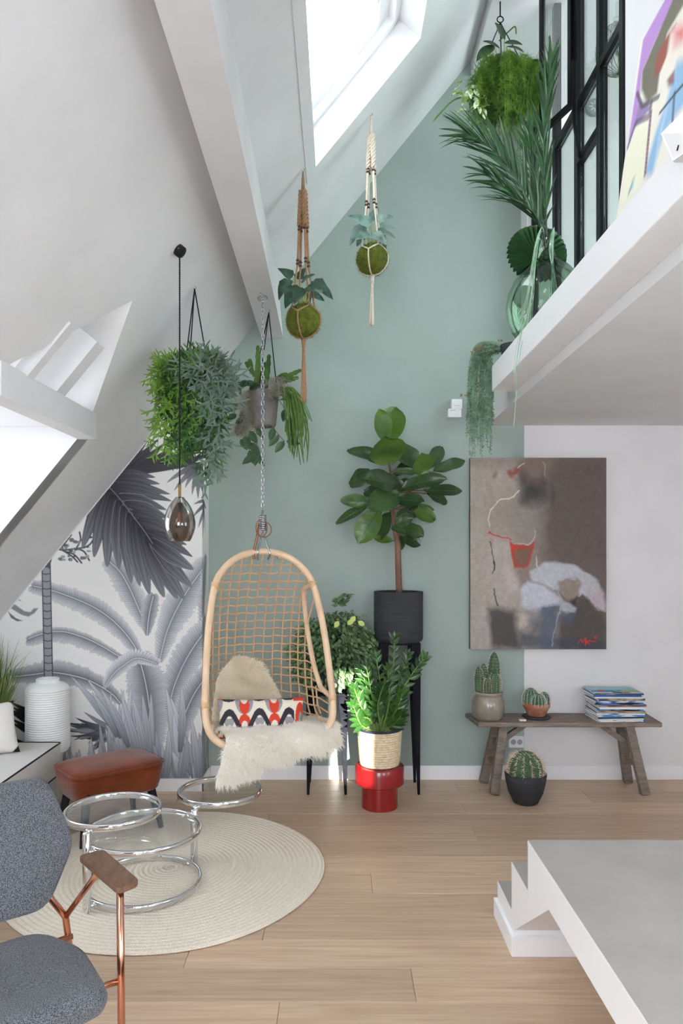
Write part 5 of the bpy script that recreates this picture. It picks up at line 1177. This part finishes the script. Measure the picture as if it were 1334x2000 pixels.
mat('print_matt', 'ffffff', .85, attr='Col'); mat('oil_paint', 'ffffff', .5, attr='Col', bump=.25, bscale=90)
# ---------------------------------------------------------------- mural wallpaper, drawn in tenths of millimetres of the wall seen from the room
OX, OY, MWp, MHp = -8, 722, 486, 802
cv = Canvas(MWp, MHp, 'efeeec', 2); q_ = lambda pts: [(x - OX, y - OY) for x, y in pts]; ar = random.Random(2)
def sp2(pts, n=8): return [(p.x, p.y) for p in spline([Vector((x, y, 0)) for x, y in pts], n)]
def feather(rib, hw0, hw1, n, cb, ct, lean=.55, line_='6a6c76', ribc='e4e6ec'):
    hx_ = lambda c, k: ''.join('%02x' % int(int(c[i:i + 2], 16) * (1 - k) + 246 * k) for i in (0, 2, 4)); cb, ct = hx_(cb, .08), hx_(ct, .5)
    rb = sp2(q_(rib), 14); k = len(rb)
    for i in range(n, -1, -1):
        s_ = i / n; j = min(int(s_ * (k - 1)), k - 2); f_ = s_ * (k - 1) - j; p = (rb[j][0] * (1 - f_) + rb[j + 1][0] * f_, rb[j][1] * (1 - f_) + rb[j + 1][1] * f_)
        d = np.array(rb[j + 1]) - np.array(rb[j]); d /= np.hypot(*d) + 1e-9; nr = np.array((-d[1], d[0])); prof = sin(pi * min(1, .10 + s_ * .88)) ** .6
        sp_w = max(3.2, sum(np.hypot(rb[z + 1][0] - rb[z][0], rb[z + 1][1] - rb[z][1]) for z in range(k - 1)) / n * 1.75)
        for sd, hw in ((1, hw0), (-1, hw1)):
            L_ = hw * prof * ar.uniform(.9, 1.1); v_ = nr * sd - d * lean; v_ /= np.hypot(*v_)
            cv.blade(p, (p[0] + v_[0] * L_, p[1] + v_[1] * L_), sp_w, cb, ct, bend=sd * L_ * .06, mid=.6, edge=line_, streak=.03, ea=.55, tip=.5)
    cv.line(rb, 3.0, '6a6c76'); cv.line(rb, 1.5, ribc)
# pale leaves in the back
feather([(404, 1102), (372, 1146), (346, 1190), (326, 1236), (312, 1292)], 34, 36, 46, '7c808c', 'd3d6df')
feather([(432, 1090), (415, 1130), (404, 1180), (398, 1240)], 26, 26, 30, '6a6d78', 'b4b7c1')
feather([(214, 1097), (234, 1116), (250, 1142), (264, 1172), (278, 1205), (291, 1236)], 30, 27, 40, '7c808c', 'd6d8df')
feather([(300, 1165), (294, 1190), (290, 1215), (288, 1240)], 20, 18, 20, '5f626c', 'a9acb6')
feather([(420, 1210), (385, 1255), (358, 1300), (338, 1350), (326, 1410)], 34, 32, 46, '6f7380', 'c6cad6')
feather([(28, 1322), (64, 1318), (102, 1314), (143, 1320), (178, 1331), (217, 1354), (236, 1374)], 24, 27, 58, '585a64', 'b4b6bd')
feather([(56, 1248), (84, 1238), (122, 1234), (163, 1245), (199, 1262), (229, 1280), (244, 1287)], 27, 11, 56, '6a6d78', 'cdd0d7')
feather([(66, 1145), (99, 1153), (143, 1168), (183, 1186), (217, 1209), (245, 1237), (265, 1265), (279, 1290)], 27, 22, 72, '757985', 'd9dbe2')
feather([(425, 1300), (390, 1340), (366, 1385), (350, 1440), (344, 1490)], 30, 28, 40, '636774', 'bcc0cc')
feather([(272, 1284), (284, 1330), (291, 1372), (296, 1430), (299, 1490)], 40, 44, 60, '5d616d', 'c3c8d4', lean=.25)
feather([(306, 1296), (268, 1286), (238, 1303), (219, 1321), (205, 1343)], 22, 15, 34, '8a8e9a', 'f2f3f6')
# trunk
for y in range(1096, 1326): x = 82 + (y - 1096) * .022; cv.line(q_([(x, y), (x + 17, y)]), 1.4, '9fa1a9' if (y // 2) % 2 else '94969e')
for x in (82.5, 98.5): cv.line(q_([(x, 1094), (x + 5, 1326)]), 2, '45464e')
for i in range(16): y = 1106 + i * 14.5; x = 82.5 + (y - 1096) * .022; cv.line(q_([(x, y), (x + 8, y + 2), (x + 16, y)]), 1.6, '3c3d45')
cv.poly(q_([(82, 1102), (108, 1070), (100, 1100), (98, 1112)]), '5a5b63')
# flowering twig
for pts in (((98, 1090), (112, 1074), (125, 1075), (165, 1070)), ((118, 1074), (130, 1058), (140, 1045)), ((124, 1076), (140, 1086), (152, 1098)), ((150, 1071), (158, 1055), (156, 1040)), ((150, 1072), (165, 1078), (175, 1095)), ((130, 1078), (146, 1084), (160, 1100)), ((165, 1070), (176, 1064), (182, 1056))): cv.line(q_(sp2(pts, 5)), 3.2, '4f5058')
for i in range(34): x = ar.uniform(112, 178); y = 1074 - (x - 112) * .1 + ar.uniform(-26, 22); cv.blob(x - OX, y - OY, ar.uniform(2.5, 5), ar.uniform(2, 3.6), ar.choice(('8f9098', '77787f', 'a4a5ac', '5f6068')), soft=.15)
# birds
cv.poly(q_([(12, 1183), (30, 1181), (48, 1194), (60, 1196), (66, 1189), (76, 1188), (68, 1198), (56, 1205), (42, 1201), (26, 1191)]), '8d8e95', soft=1); cv.poly(q_([(12, 1186), (20, 1198), (32, 1208), (45, 1213), (34, 1214), (22, 1207)]), '6a6b72', soft=1); cv.line(q_([(22, 1173), (30, 1168), (42, 1174)]), 1.6, '9a9ba1')
# big dark palm leaf and the one above it
c7 = lambda x, y: (60 + x / 3.706 - OX, 840 + y / 3.706 - OY)
D0, D1 = '3a3940', '7c7c86'
for a, b, w in (((640, 300), (860, 55), 50), ((690, 280), (925, 65), 55), ((720, 290), (980, 90), 60), ((780, 290), (1030, 120), 60), ((840, 285), (1120, 130), 60), ((900, 280), (1200, 150), 60), ((960, 270), (1300, 170), 60), ((640, 290), (1250, 235), 60)): cv.blade(c7(*a), c7(*b), w / 3.2, D0, '55545d', bend=3, edge='25242a')
for x, y in ((1170, 470), (1215, 500), (1120, 420), (1260, 480), (1320, 440), (985, 385), (1150, 330), (1290, 560), (1040, 440)): cv.blade(c7(1250, 240), c7(x, y), 13, '4a4a52', '9a9ba4', bend=4, edge='3a3a42')
for x, y in ((1180, 540), (1170, 640), (1280, 780), (1215, 710), (1340, 640), (1360, 760), (1250, 800), (1400, 560)): cv.blade(c7(1310, 515), c7(x, y), 8, '5a5a62', '8a8b94', bend=3, edge='45454d')
cv.line([c7(*p) for p in sp2([(545, 390), (640, 490), (740, 620), (830, 740), (885, 825)], 6)], 12, '3a3942')
for a, b, w in (((620, 320), (905, 345), 62), ((600, 365), (938, 392), 66), ((560, 385), (1012, 466), 76), ((590, 420), (1022, 516), 78), ((640, 480), (990, 582), 80), ((680, 530), (1005, 645), 84), ((730, 600), (1020, 705), 84), ((775, 660), (1040, 765), 84), ((840, 760), (1132, 832), 70), ((825, 735), (1174, 920), 84)):
    cv.blade(c7(*a), c7(*b), w / 3.2, '34333a', '72727c', bend=-3, edge='c4c4cc' if ar.random() < .4 else '27262c', mid=.45, streak=.2)
for a, b, w in (((500, 460), (280, 765), 44), ((555, 400), (375, 858), 84), ((575, 425), (460, 922), 88), ((600, 470), (555, 992), 92), ((640, 510), (642, 1015), 96), ((675, 550), (732, 1115), 92), ((715, 600), (792, 1132), 92), ((755, 650), (862, 1190), 100), ((800, 705), (968, 1212), 100), ((845, 770), (1062, 1222), 96), ((865, 800), (1112, 1222), 96), ((880, 820), (1172, 1142), 90), ((870, 800), (1183, 1012), 96)):
    cv.blade(c7(*a), c7(*b), w / 3.2, '2c2b32', '82828c', bend=2, edge='b4b4bc' if ar.random() < .35 else '232228', mid=.5, tip=.55, streak=.2)
cv.line([c7(*p) for p in sp2([(550, 395), (640, 490), (740, 620), (830, 740), (885, 825)], 6)], 3.2, '3a3942'); cv.line([c7(*p) for p in sp2([(550, 395), (640, 490), (740, 620), (830, 740), (885, 825)], 6)], 1.3, '8f909a')
# dark undergrowth and pale blades along the foot
for i in range(26): a_ = ar.uniform(.62, 1.3) * pi; L_ = ar.uniform(60, 105); cv.blade((222 - OX, 1428 - OY), (222 + L_ * cos(a_) - OX, 1428 + L_ * sin(a_) * .55 - OY), 11, '7c7f8a', ar.choice(('26252b', '34333a', '9a9ca6')), bend=ar.uniform(-4, 4), edge='2a2a30')
for i in range(12): y = ar.uniform(1370, 1450); cv.blade((62 - OX, y - OY + 22), (22 - OX, y - OY), 10, '33323a', '2a2930', edge='1f1e24')
for i in range(74):
    x = ar.uniform(120, 470); yt = ar.uniform(1335, 1470) if i < 50 else ar.uniform(1430, 1490); x = x if x > 215 or yt > 1380 else x + 90
    cv.blade((x + ar.uniform(-16, 34) - OX, 1540 - OY), (x - OX, yt - OY), ar.uniform(13, 22), ar.choice(('6f727d', '585b66', '8a8d98')), ar.choice(('dfe2ea', 'c9ccd6', 'b4b8c4')), bend=ar.uniform(-8, 8), mid=.5, edge='50525c', streak=.1)
for tip, base in (((138, 1320), (238, 1442)), ((170, 1326), (246, 1440)), ((197, 1344), (252, 1460)), ((235, 1354), (278, 1505)), ((258, 1358), (288, 1505)), ((180, 1352), (230, 1440)), ((355, 1335), (352, 1470)), ((372, 1395), (388, 1530)), ((330, 1420), (322, 1530))): cv.blade(tuple(np.array(base) - (OX, OY)), tuple(np.array(tip) - (OX, OY)), 17, '6f7380', 'd5d9e2', bend=3, mid=.45, edge='4b4d57')
img = cv.out(); kM = MW / F
tM = bpy.data.objects['wall_left']; EDGE = MX / kM + CX
def mural_pt(i, j):
    px = i + OX; x = (px - CX) * kM; z = CH - (j + OY - CY) * kM; over = np.maximum(0, x - (MX + .0015)); dp = MW + 0 * x
    X_ = np.minimum(x, MX + .0015); Yp = np.where(over > 0, MW - .0015 + over * 1.0, MW - .0015)
    return np.stack([X_, np.minimum(Yp, BW - .001), np.maximum(z, .078)], 1)
mu = print_mesh('mural_paper', img, mural_pt, 'print_matt', tM, keep=lambda i, j: ((CH - (j + OY - CY) * kM) < 3.767 + 1.224 * np.minimum((i + OX - CX) * kM, MX) - .012) & ((CH - (j + OY - CY) * kM) > .08) & ((i + OX - CX) * kM - MX < BW - MW - .004) & ((i + OX - CX) * kM > -2.2))
# ---------------------------------------------------------------- large canvas on the back wall
PW, PH = 265, 373
cv = Canvas(PW, PH, '8f837b', 2); c6 = lambda *p: [((x - 82) / 4.425, (y - 70) / 4.44) for x, y in p]
def G(pts, col, al=1, soft=6): cv.poly(c6(*pts), col, al, soft)
X_ = np.linspace(0, 1, PW * 2)[None, :, None]; Y_ = np.linspace(0, 1, PH * 2)[:, None, None]
w_ = np.clip((X_ - .35 + .12 * np.sin(Y_ * 5)) / .35, 0, 1); cv.a = np.array(srgb('a3968c')) * (1 - w_) + np.array(srgb('64564f')) * w_ + 0 * Y_
cv.a = cv.a * (1 - .12 * np.clip(Y_ - .3, 0, 1) * X_)
G([(82, 70), (1250, 70), (1250, 130), (500, 140), (82, 110)], '6e5f57', .6, 20); G([(700, 100), (1250, 70), (1250, 1000), (760, 980), (720, 500)], '5c4f49', .8, 18)
G([(250, 450), (520, 360), (700, 470), (680, 780), (440, 800), (240, 700)], '8d8178', .8, 20); cv.blob(*c6((620, 215))[0], 32, 34, '725f54', .9, .3); cv.blob(*c6((640, 150))[0], 26, 16, '7d6b60', .7, .4)
cv.blob(*c6((615, 375))[0], 22, 22, '2c2b2b', .95, .55); cv.blob(*c6((560, 430))[0], 12, 14, '45403d', .7, .6); cv.blob(*c6((710, 330))[0], 8, 20, '3b3633', .6, .6); cv.blob(*c6((800, 410))[0], 5, 16, '463d39', .7, .5); cv.blob(*c6((540, 250))[0], 8, 14, '3f3936', .6, .6)
for x, y, r_ in ((420, 190, 5), (480, 185, 7), (465, 205, 4), (435, 220, 5)): cv.blob(*c6((x, y))[0], r_, r_ * 1.2, '8f3a32', .75, .5)
cv.blob(*c6((298, 220))[0], 4, 7, '7d5a42', .7, .5); cv.blob(*c6((330, 215))[0], 5, 7, 'a6a6aa', .6, .5)
G([(250, 760), (420, 770), (480, 1000), (500, 1330), (330, 1390), (250, 1250)], 'a89c94', .8, 8); G([(82, 1350), (250, 1370), (280, 1725), (82, 1725)], 'a59a93', .8, 8); G([(240, 1380), (330, 1380), (470, 1400), (510, 1725), (270, 1725), (250, 1500)], '3f3a37', .95, 7); G([(380, 1000), (500, 1080), (505, 1240), (420, 1200)], 'b5aaa3', .7, 5)
G([(470, 1020), (600, 1020), (620, 1150), (520, 1200), (480, 1080)], '7c6c64', .8, 6)
G([(600, 1070), (720, 975), (950, 1000), (1130, 1080), (1235, 1250), (1240, 1400), (1150, 1340), (1040, 1250), (900, 1260), (830, 1220), (700, 1150), (610, 1130)], 'b6b7c0', .95, 3); G([(1040, 1060), (1140, 1090), (1230, 1260), (1235, 1390), (1100, 1290), (1030, 1200)], 'b2aeb2', .8, 5); cv.blob(*c6((1185, 1290))[0], 13, 18, 'b59aa3', .7, .5)
G([(830, 1150), (1000, 1110), (1045, 1180), (1000, 1260), (920, 1290), (850, 1230)], '8b7a6e', .95, 3); G([(930, 1300), (1000, 1265), (1000, 1340), (960, 1330)], '26252a', .95, 3)
G([(1010, 1270), (1080, 1280), (1200, 1400), (1250, 1500), (1250, 1725), (850, 1725), (860, 1450), (990, 1380)], '4a423e', .95, 5); G([(500, 1560), (700, 1600), (1250, 1680), (1250, 1725), (490, 1725)], '343a4c', .8, 8); G([(680, 1350), (850, 1320), (850, 1450), (800, 1725), (690, 1725)], '515a6c', .9, 6)
G([(520, 1200), (580, 1145), (720, 1170), (800, 1230), (860, 1290), (850, 1340), (720, 1360), (640, 1400), (540, 1390)], 'bcbdc7', .97, 4); G([(860, 1290), (1000, 1360), (990, 1420), (860, 1390)], 'a9abb6', .9, 3); G([(860, 1400), (985, 1420), (975, 1500), (870, 1470)], '49536a', .7, 5)
G([(510, 1430), (580, 1440), (590, 1510), (520, 1550)], 'b3a99f', .9, 4); G([(600, 1480), (690, 1430), (700, 1560), (600, 1600)], '3a3f50', .7, 8); G([(540, 1380), (680, 1380), (690, 1480), (600, 1500)], '77757b', .6, 8)
L6 = lambda pts, w, col, al=1: cv.line(c6(*sp2(pts, 6)), w, col, al)
L6([(500, 345), (420, 418), (340, 438), (275, 505), (245, 590), (238, 660)], 1.6, 'e6ded2'); L6([(550, 120), (490, 158)], 1.8, 'd9cfc4'); L6([(700, 105), (725, 160), (730, 230)], 1.2, 'b9aea4', .8); L6([(640, 690), (635, 760), (590, 800), (530, 815), (460, 820)], 1.3, 'cfc6bd', .8)
L6([(655, 930), (665, 1010), (700, 1080), (810, 1210)], 1.6, 'c9c4c0', .8); L6([(810, 1190), (860, 1290), (855, 1400), (830, 1480), (790, 1700)], 1.3, 'aeb2bd', .8); L6([(1010, 1270), (1060, 1240), (1110, 1290), (1190, 1395)], 1.5, 'c9cad2', .9); L6([(1090, 1270), (1190, 1395)], 1, '35303a', .8)
cv.poly(c6((425, 780), (470, 830), (520, 825), (570, 820), (635, 785), (630, 850), (600, 1000), (560, 1025), (455, 1018), (435, 900)), 'b8321f', 1, 1.5); cv.poly(c6((475, 870), (560, 850), (618, 830), (590, 990), (540, 1008), (470, 1000)), '7a5442', 1, 2.5)
L6([(245, 710), (290, 740), (330, 752), (400, 752), (435, 780)], 2, 'b02a22'); cv.blob(*c6((245, 710))[0], 2, 2, 'b02a22'); cv.blob(*c6((263, 775))[0], 2.5, 5, 'a8605c', .6, .5)
L6([(245, 790), (262, 840), (285, 930), (292, 1000), (280, 1085)], 1.6, '262526'); L6([(285, 960), (290, 1040)], 2.6, '262526'); L6([(280, 1210), (290, 1290), (320, 1365)], 2.4, '262526', .9)
ns = np.random.RandomState(1); nz_ = ns.rand(PH // 4 + 2, PW // 2 + 2); nz_ = np.kron(nz_, np.ones((8, 4)))[:PH * 2, :PW * 2]; cv.a *= (.95 + .1 * nz_)[..., None]; cv.blur(1, 1)
def field(st):
    g = ns.randn(PH * 2 // st + 3, PW * 2 // st + 3); yy = np.arange(PH * 2) / st; xx = np.arange(PW * 2) / st; y0 = yy.astype(int); x0_ = xx.astype(int); fy = (yy - y0)[:, None]; fx = (xx - x0_)[None]; g0 = lambda a, b: g[np.ix_(y0 + a, x0_ + b)]
    return (g0(0, 0) * (1 - fy) + g0(1, 0) * fy) * (1 - fx) + (g0(0, 1) * (1 - fy) + g0(1, 1) * fy) * fx
dx_ = field(30) * 4 + field(9) * 1.0; dy_ = field(34) * 5 + field(8) * 1.3; Yi, Xi = np.mgrid[0:PH * 2, 0:PW * 2]
cv.a = cv.a[np.clip(Yi + dy_, 0, PH * 2 - 1).astype(int), np.clip(Xi + dx_, 0, PW * 2 - 1).astype(int)] * (1 + .05 * field(14) + .05 * field(5))[..., None]; cv.a = np.clip(cv.a, 0, 1)
for pts in (((1008, 1685), (1040, 1638), (1052, 1672), (1078, 1628), (1085, 1680)), ((1075, 1660), (1165, 1660)), ((1075, 1700), (1080, 1650), (1110, 1685)), ((1085, 1672), (1112, 1650)), ((1152, 1622), (1162, 1620), (1154, 1634), (1163, 1634)), ((1170, 1620), (1178, 1620), (1173, 1634))): cv.line(c6(*pts), 1.5, 'd2281e')
img = cv.out(); x0, x1, zt, zb_ = .889, 1.803, 2.172, .886; YP = 4.815
t = thing('wall_canvas', ((x0 + x1) / 2, YP, zb_), 'large abstract canvas of a seated figure in taupe, white and red', 'painting')
mat('canvas_edge', '57504c', .9)
MB().box(x0, x1, YP + .0008, BW - .0005, zb_, zt).build('stretcher', 'canvas_edge', t)
tilt_ = lambda i, j: np.stack([x0 + (x1 - x0) * i / PW, YP + 0 * i, zt - (zt - zb_) * j / PH], 1); print_mesh('painted_face', img, tilt_, 'oil_paint', t)
# ---------------------------------------------------------------- canvas leaning on the loft wall
top_e = Vector((1.252, 2.96, 3.658)); bot_e = Vector((1.105, 2.96, LZ + .001)); e_h = (top_e - bot_e); HL = e_h.length; e_h.normalize(); e_s = Vector((0, -1, 0)); WL = 1.0; nL = e_h.cross(e_s)
def loc(px, py):
    d = Vector(((px - CX) / F, 1, -(py - CY) / F)); o_ = Vector((0, 0, CH)); k = (top_e - o_).dot(nL) / d.dot(nL); p = o_ + d * k - bot_e; return (p.dot(e_s) * 200, (HL - p.dot(e_h)) * 200)
C6 = lambda *pts: [loc(900 + x / 3.074, y / 3.074) for x, y in pts]
cv = Canvas(200, int(HL * 200), 'efe9dc', 2)
cv.poly(C6((1000, 900), (1095, 240), (1225, 0), (1300, -140), (1380, -150), (1290, 0), (1190, 200), (1090, 430), (1075, 600), (1045, 760)), 'b98ad0', 1, 2); cv.poly(C6((1075, 600), (1040, 760), (1000, 900), (1040, 780), (1150, 640), (1120, 620)), '8a68a8', .9, 2)
cv.poly(C6((1300, -60), (1480, -60), (1400, 40), (1334, 40), (1240, 200), (1200, 400), (1180, 560), (1120, 620), (1085, 540), (1090, 430), (1190, 200)), '6f6a58', 1, 2); cv.poly(C6((1250, 200), (1295, 140), (1270, 260), (1200, 430), (1160, 470), (1180, 330)), '9a4636', 1, 2)
cv.poly(C6((1230, 400), (1260, 200), (1400, 20), (1600, -100), (1600, 600), (1334, 640), (1215, 430)), 'f0e6da', 1, 3); cv.poly(C6((1270, 170), (1360, 120), (1380, 230), (1280, 290)), 'e58a92', .8, 4); cv.poly(C6((1295, 200), (1340, 170), (1330, 230)), 'd8453a', .7, 2)
cv.poly(C6((1300, 370), (1420, 330), (1500, 500), (1334, 640), (1220, 800), (1150, 1050), (1100, 1060), (1170, 800), (1240, 600)), '8fb8dc', 1, 4); cv.poly(C6((1200, 780), (1240, 640), (1180, 900), (1160, 1040)), 'cfe0ee', .8, 4); cv.poly(C6((1240, 480), (1285, 420), (1280, 500), (1250, 520)), '2c2a32', .9, 2); cv.poly(C6((1255, 480), (1280, 440), (1270, 500)), 'c25a62', .9, 2)
cv.poly(C6((960, 1240), (1005, 890), (1060, 750), (1130, 720), (1110, 1060), (990, 1200)), 'f2efd6', 1, 3); cv.line(C6((1145, 620), (1130, 700), (1050, 740), (1005, 880)), 5, '4a3a58', .7); cv.line(C6((1190, 580), (1090, 640), (1060, 560)), 4, '3a3a40', .8)
for i in range(14): x, y = C6((1142 - i * 2.6, 680 + i * 28))[0]; cv.blob(x, y, 2.2, 2.6, '5a4a66', 1, .3); cv.blob(x, y + 1, 1.1, 1.3, 'd88a9a', 1, .3)
for i in range(10): x, y = C6((1284 - i * 1.5, 560 + i * 22))[0]; cv.blob(x, y, 1.8, 2.2, '4a5a7a', .9, .3)
cv.line(C6((1195, 680), (1290, 560), (1360, 480)), 2.4, '2a2a34'); cv.poly(C6((1010, 1150), (1040, 1060), (1030, 1120), (1005, 1180)), '3f6f86', .9, 1.5); cv.poly(C6((1015, 1140), (1050, 1050), (1035, 1130)), '8fc4dc', .6, 2)
cv.poly(C6((1500, -100), (1900, -300), (1900, 500), (1500, 500)), 'd7b9c9', .8, 8); cv.blur(1, 1)
img = cv.out(); t = thing('loft_canvas', bot_e + e_s * .5, 'bright purple and blue figurative canvas leaning on the loft wall', 'painting')
print_mesh('painted_face', img, lambda i, j: np.array([tuple(bot_e + e_s * (a / 200) + e_h * (HL - b / 200 * (HL * 200 / cv.h) * (cv.h / 200) / HL * HL if 0 else HL * (1 - b / cv.h))) for a, b in zip(i, j)]), 'oil_paint', t)
bk = MB(); c4 = [bot_e, bot_e + e_s * WL, bot_e + e_s * WL + e_h * HL, bot_e + e_h * HL]; off = nL if nL.x > 0 else -nL
bk.add([p + off * .001 for p in c4] + [p + off * .022 for p in c4], [(0, 1, 2, 3), (7, 6, 5, 4), (0, 4, 5, 1), (1, 5, 6, 2), (2, 6, 7, 3), (3, 7, 4, 0)]).build('stretcher', 'canvas_edge', t)
# print on the topmost magazine
tm, Mm, w, d, h = top_mag; cv = Canvas(100, 74, '9cc4d6', 2)
cv.poly([(0, 0), (100, 0), (100, 26), (0, 30)], 'a9cbd6', 1, 4); cv.poly([(0, 44), (40, 40), (100, 46), (100, 60), (0, 60)], '3f8ac4', 1, 3); cv.poly([(50, 44), (100, 36), (100, 56), (60, 58)], '9cc48a', 1, 3); cv.poly([(12, 50), (20, 38), (28, 40), (30, 54)], 'd84a3e', 1, 1); cv.poly([(0, 60), (100, 58), (100, 74), (0, 74)], 'd9cfc0', 1, 1); cv.poly([(40, 60), (62, 59), (60, 70), (40, 70)], '3a3430', 1, 1); cv.poly([(62, 60), (76, 59), (76, 69), (62, 70)], 'c8352c', 1, 1); cv.poly([(56, 40), (66, 38), (64, 46)], '2f3a44', 1, 1)
cv.blob(20, 18, 4, 4, 'd8e6ec', .8); cv.line([(20, 30), (44, 20), (60, 24)], 1.4, 'b98a94', .7)
def mg(i, j): P_ = [Mm @ Vector((-w / 2 + w * a / 100, d / 2 - d * b / 74, h + .0006)) for a, b in zip(i, j)]; return np.array([tuple(p) for p in P_])
print_mesh('cover_print', cv.out(), mg, 'print_matt', tm)
# ---------------------------------------------------------------- wall fittings, device on the ledge, things in the loft room
mat('plastic_white', 'e8e8ea', .4); mat('plastic_grey', '9a9ca0', .5)
def wb(nm, px0, px1, py0, py1, dep, label, cat, grp=None):
    a, b = P(px0, py0, BW), P(px1, py1, BW); t = thing(nm, ((a.x + b.x) / 2, BW, b.z), label, cat, grp); MB().box(a.x, b.x, BW - dep, BW - .0005, b.z, a.z).build('casing', 'plastic_white', t, bevel=.004)
    return t, a, b
t, a, b = wb('wall_sensor', 879, 900, 783, 801.5, .06, 'upper white cube sensor on the green wall', 'sensor'); MB().box(a.x + .012, b.x - .012, BW - .0612, BW - .059, b.z + .02, b.z + .022).build('slot', 'plastic_grey', t)
t, a, b = wb('wall_sensor', 872, 898, 802, 819, .075, 'lower white cube thermostat on the green wall', 'sensor'); MB().box(a.x + .01, a.x + .05, BW - .0762, BW - .074, a.z - .014, a.z - .012).build('slot', 'plastic_grey', t)
t, a, b = wb('wall_socket', 993, 1023, 1437, 1460, .01, 'white double wall socket behind the bench', 'socket')
for q in (.3, .72): mesh('outlet', *tube([(a.x + (b.x - a.x) * q, BW - .0105, (a.z + b.z) / 2), (a.x + (b.x - a.x) * q, BW - .0115, (a.z + b.z) / 2)], .018, 20), 'plastic_grey', t)
A_, B_, C_, D_ = P(1288, 262, 1.75), P(1313, 320, 1.735), P(1400, 258, 1.57), P(1400, 150, 1.59)
t = thing('ledge_speaker', B_ + Vector((.08, 0, 0)), 'white speaker overhanging the loft ledge at the right edge', 'speaker'); ex = Vector((.16, .05, .03))
sp_o = MB().add([A_, B_, C_, D_, A_ + ex, B_ + ex, C_ + ex, D_ + ex], [(0, 1, 2, 3), (7, 6, 5, 4), (0, 4, 5, 1), (1, 5, 6, 2), (2, 6, 7, 3), (3, 7, 4, 0)]).build('casing', 'plastic_white', t, bevel=.008)
mid = (A_ + B_ + C_ + D_) / 4; nn = (B_ - A_).cross(D_ - A_).normalized(); nn = nn if nn.x < 0 else -nn
g4 = [mid + (p - mid) * .93 + nn * .001 for p in (A_, B_, C_, D_)]; MB().add(g4 + [p + nn * .0015 for p in g4], [(0, 1, 2, 3), (7, 6, 5, 4), (0, 4, 5, 1), (1, 5, 6, 2), (2, 6, 7, 3), (3, 7, 4, 0)]).build('grille', 'plastic_white', t)
lg = P(1325, 290, 1.70); MB().tube([lg + nn * .002 + Vector((0, -.004, .006)), lg + nn * .002 + Vector((0, .004, -.003))], .0016, 8).build('logo', 'black_piping', t)
MB().box(.872, .93, 1.60, 1.70, LZ - .05, LZ).build('bracket', 'plastic_white', t) if 0 else None
# opened ribbed casement of the loft glazing with its stay
HN = Vector((LP - .02, 3.85, 0)); FE = Vector((1.165, 4.12, 0)); dv = (FE - HN); Ls = dv.length; Mh = Matrix.Translation(HN) @ Matrix.Rotation(atan2(dv.y, dv.x), 4, 'Z')
def hb_(nm, a, b, z0, z1, m='black_steel', th=.012): MB().box(a, b, -th, th, z0, z1, Mh).build(nm, m, gz, bevel=.002, seg=1)
hb_('casement_stile', 0, .03, 3.93, 4.74); hb_('casement_stile', Ls - .03, Ls, 3.93, 4.74); hb_('casement_rail', .03, Ls - .03, 3.93, 3.965); hb_('casement_rail', .03, Ls - .03, 4.705, 4.74); 
nrb_ = int((Ls - .06) / .0035); zz_ = (3.967, 4.703)
mesh('glass_ribs', [Mh @ Vector((.03 + (Ls - .06) * i / nrb_, -.006 + .004 * (abs((i % 4) - 2) - 1), z)) for z in zz_ for i in range(nrb_ + 1)], [(i, i + 1, i + nrb_ + 2, i + nrb_ + 1) for i in range(nrb_)], 'ribbed_glass', gz)
beam(P(1121, 118, 3.72), P(1121, 240, 3.72), .02, .012, 'casement_stay', 'black_steel', gz, bevel=.001); beam(P(1121, 240, 3.72), P(1133, 310, 3.74), .016, .012, 'casement_stay', 'black_steel', gz, bevel=.001)
# loft room: wire globe pendant and a round wall fan
gc = Vector((1.62, 4.1, 4.42)); t = thing('wire_pendant', gc + Vector((0, 0, .38)), 'black wire globe pendant behind the loft glazing', 'lamp')
wg_ = MB()
for i in range(12): a = i * pi / 12; wg_.tube([gc + Vector((.14 * sin(q) * cos(a), .14 * sin(q) * sin(a), .14 * cos(q))) for q in np.linspace(0, 2 * pi, 25)[:-1]], .0018, 4, True)
wg_.build('wire_globe', 'black_steel', t, True); mesh('cord', *tube([gc + Vector((0, 0, .14)), gc + Vector((0, 0, .38))], .003, 6), 'black_cord', t); mesh('bulb', *lathe([(.002, -.05), (.03, -.035), (.038, 0), (.03, .035), (.012, .06)], 16, gc), 'chrome', t, True)
fcn = P(1159, 212, 4.85); fcn = Vector((fcn.x, BW, fcn.z)); t = thing('wall_vent', fcn, 'round grey vent on the loft room wall behind the glazing', 'vent')
mesh('disc', *tube([fcn - Vector((0, .0005, 0)), fcn - Vector((0, .03, 0))], .055, 28), 'plastic_grey', t)
for i in range(8): a = i * pi / 4; p = fcn + Vector((.025 * cos(a), -.031, .025 * sin(a))); mesh('blade', *tube([p - Vector((.012 * cos(a), 0, .012 * sin(a))), p + Vector((.012 * cos(a), 0, .012 * sin(a)))], .004, 6), 'plastic_white', t)
bpy.context.view_layer.update()
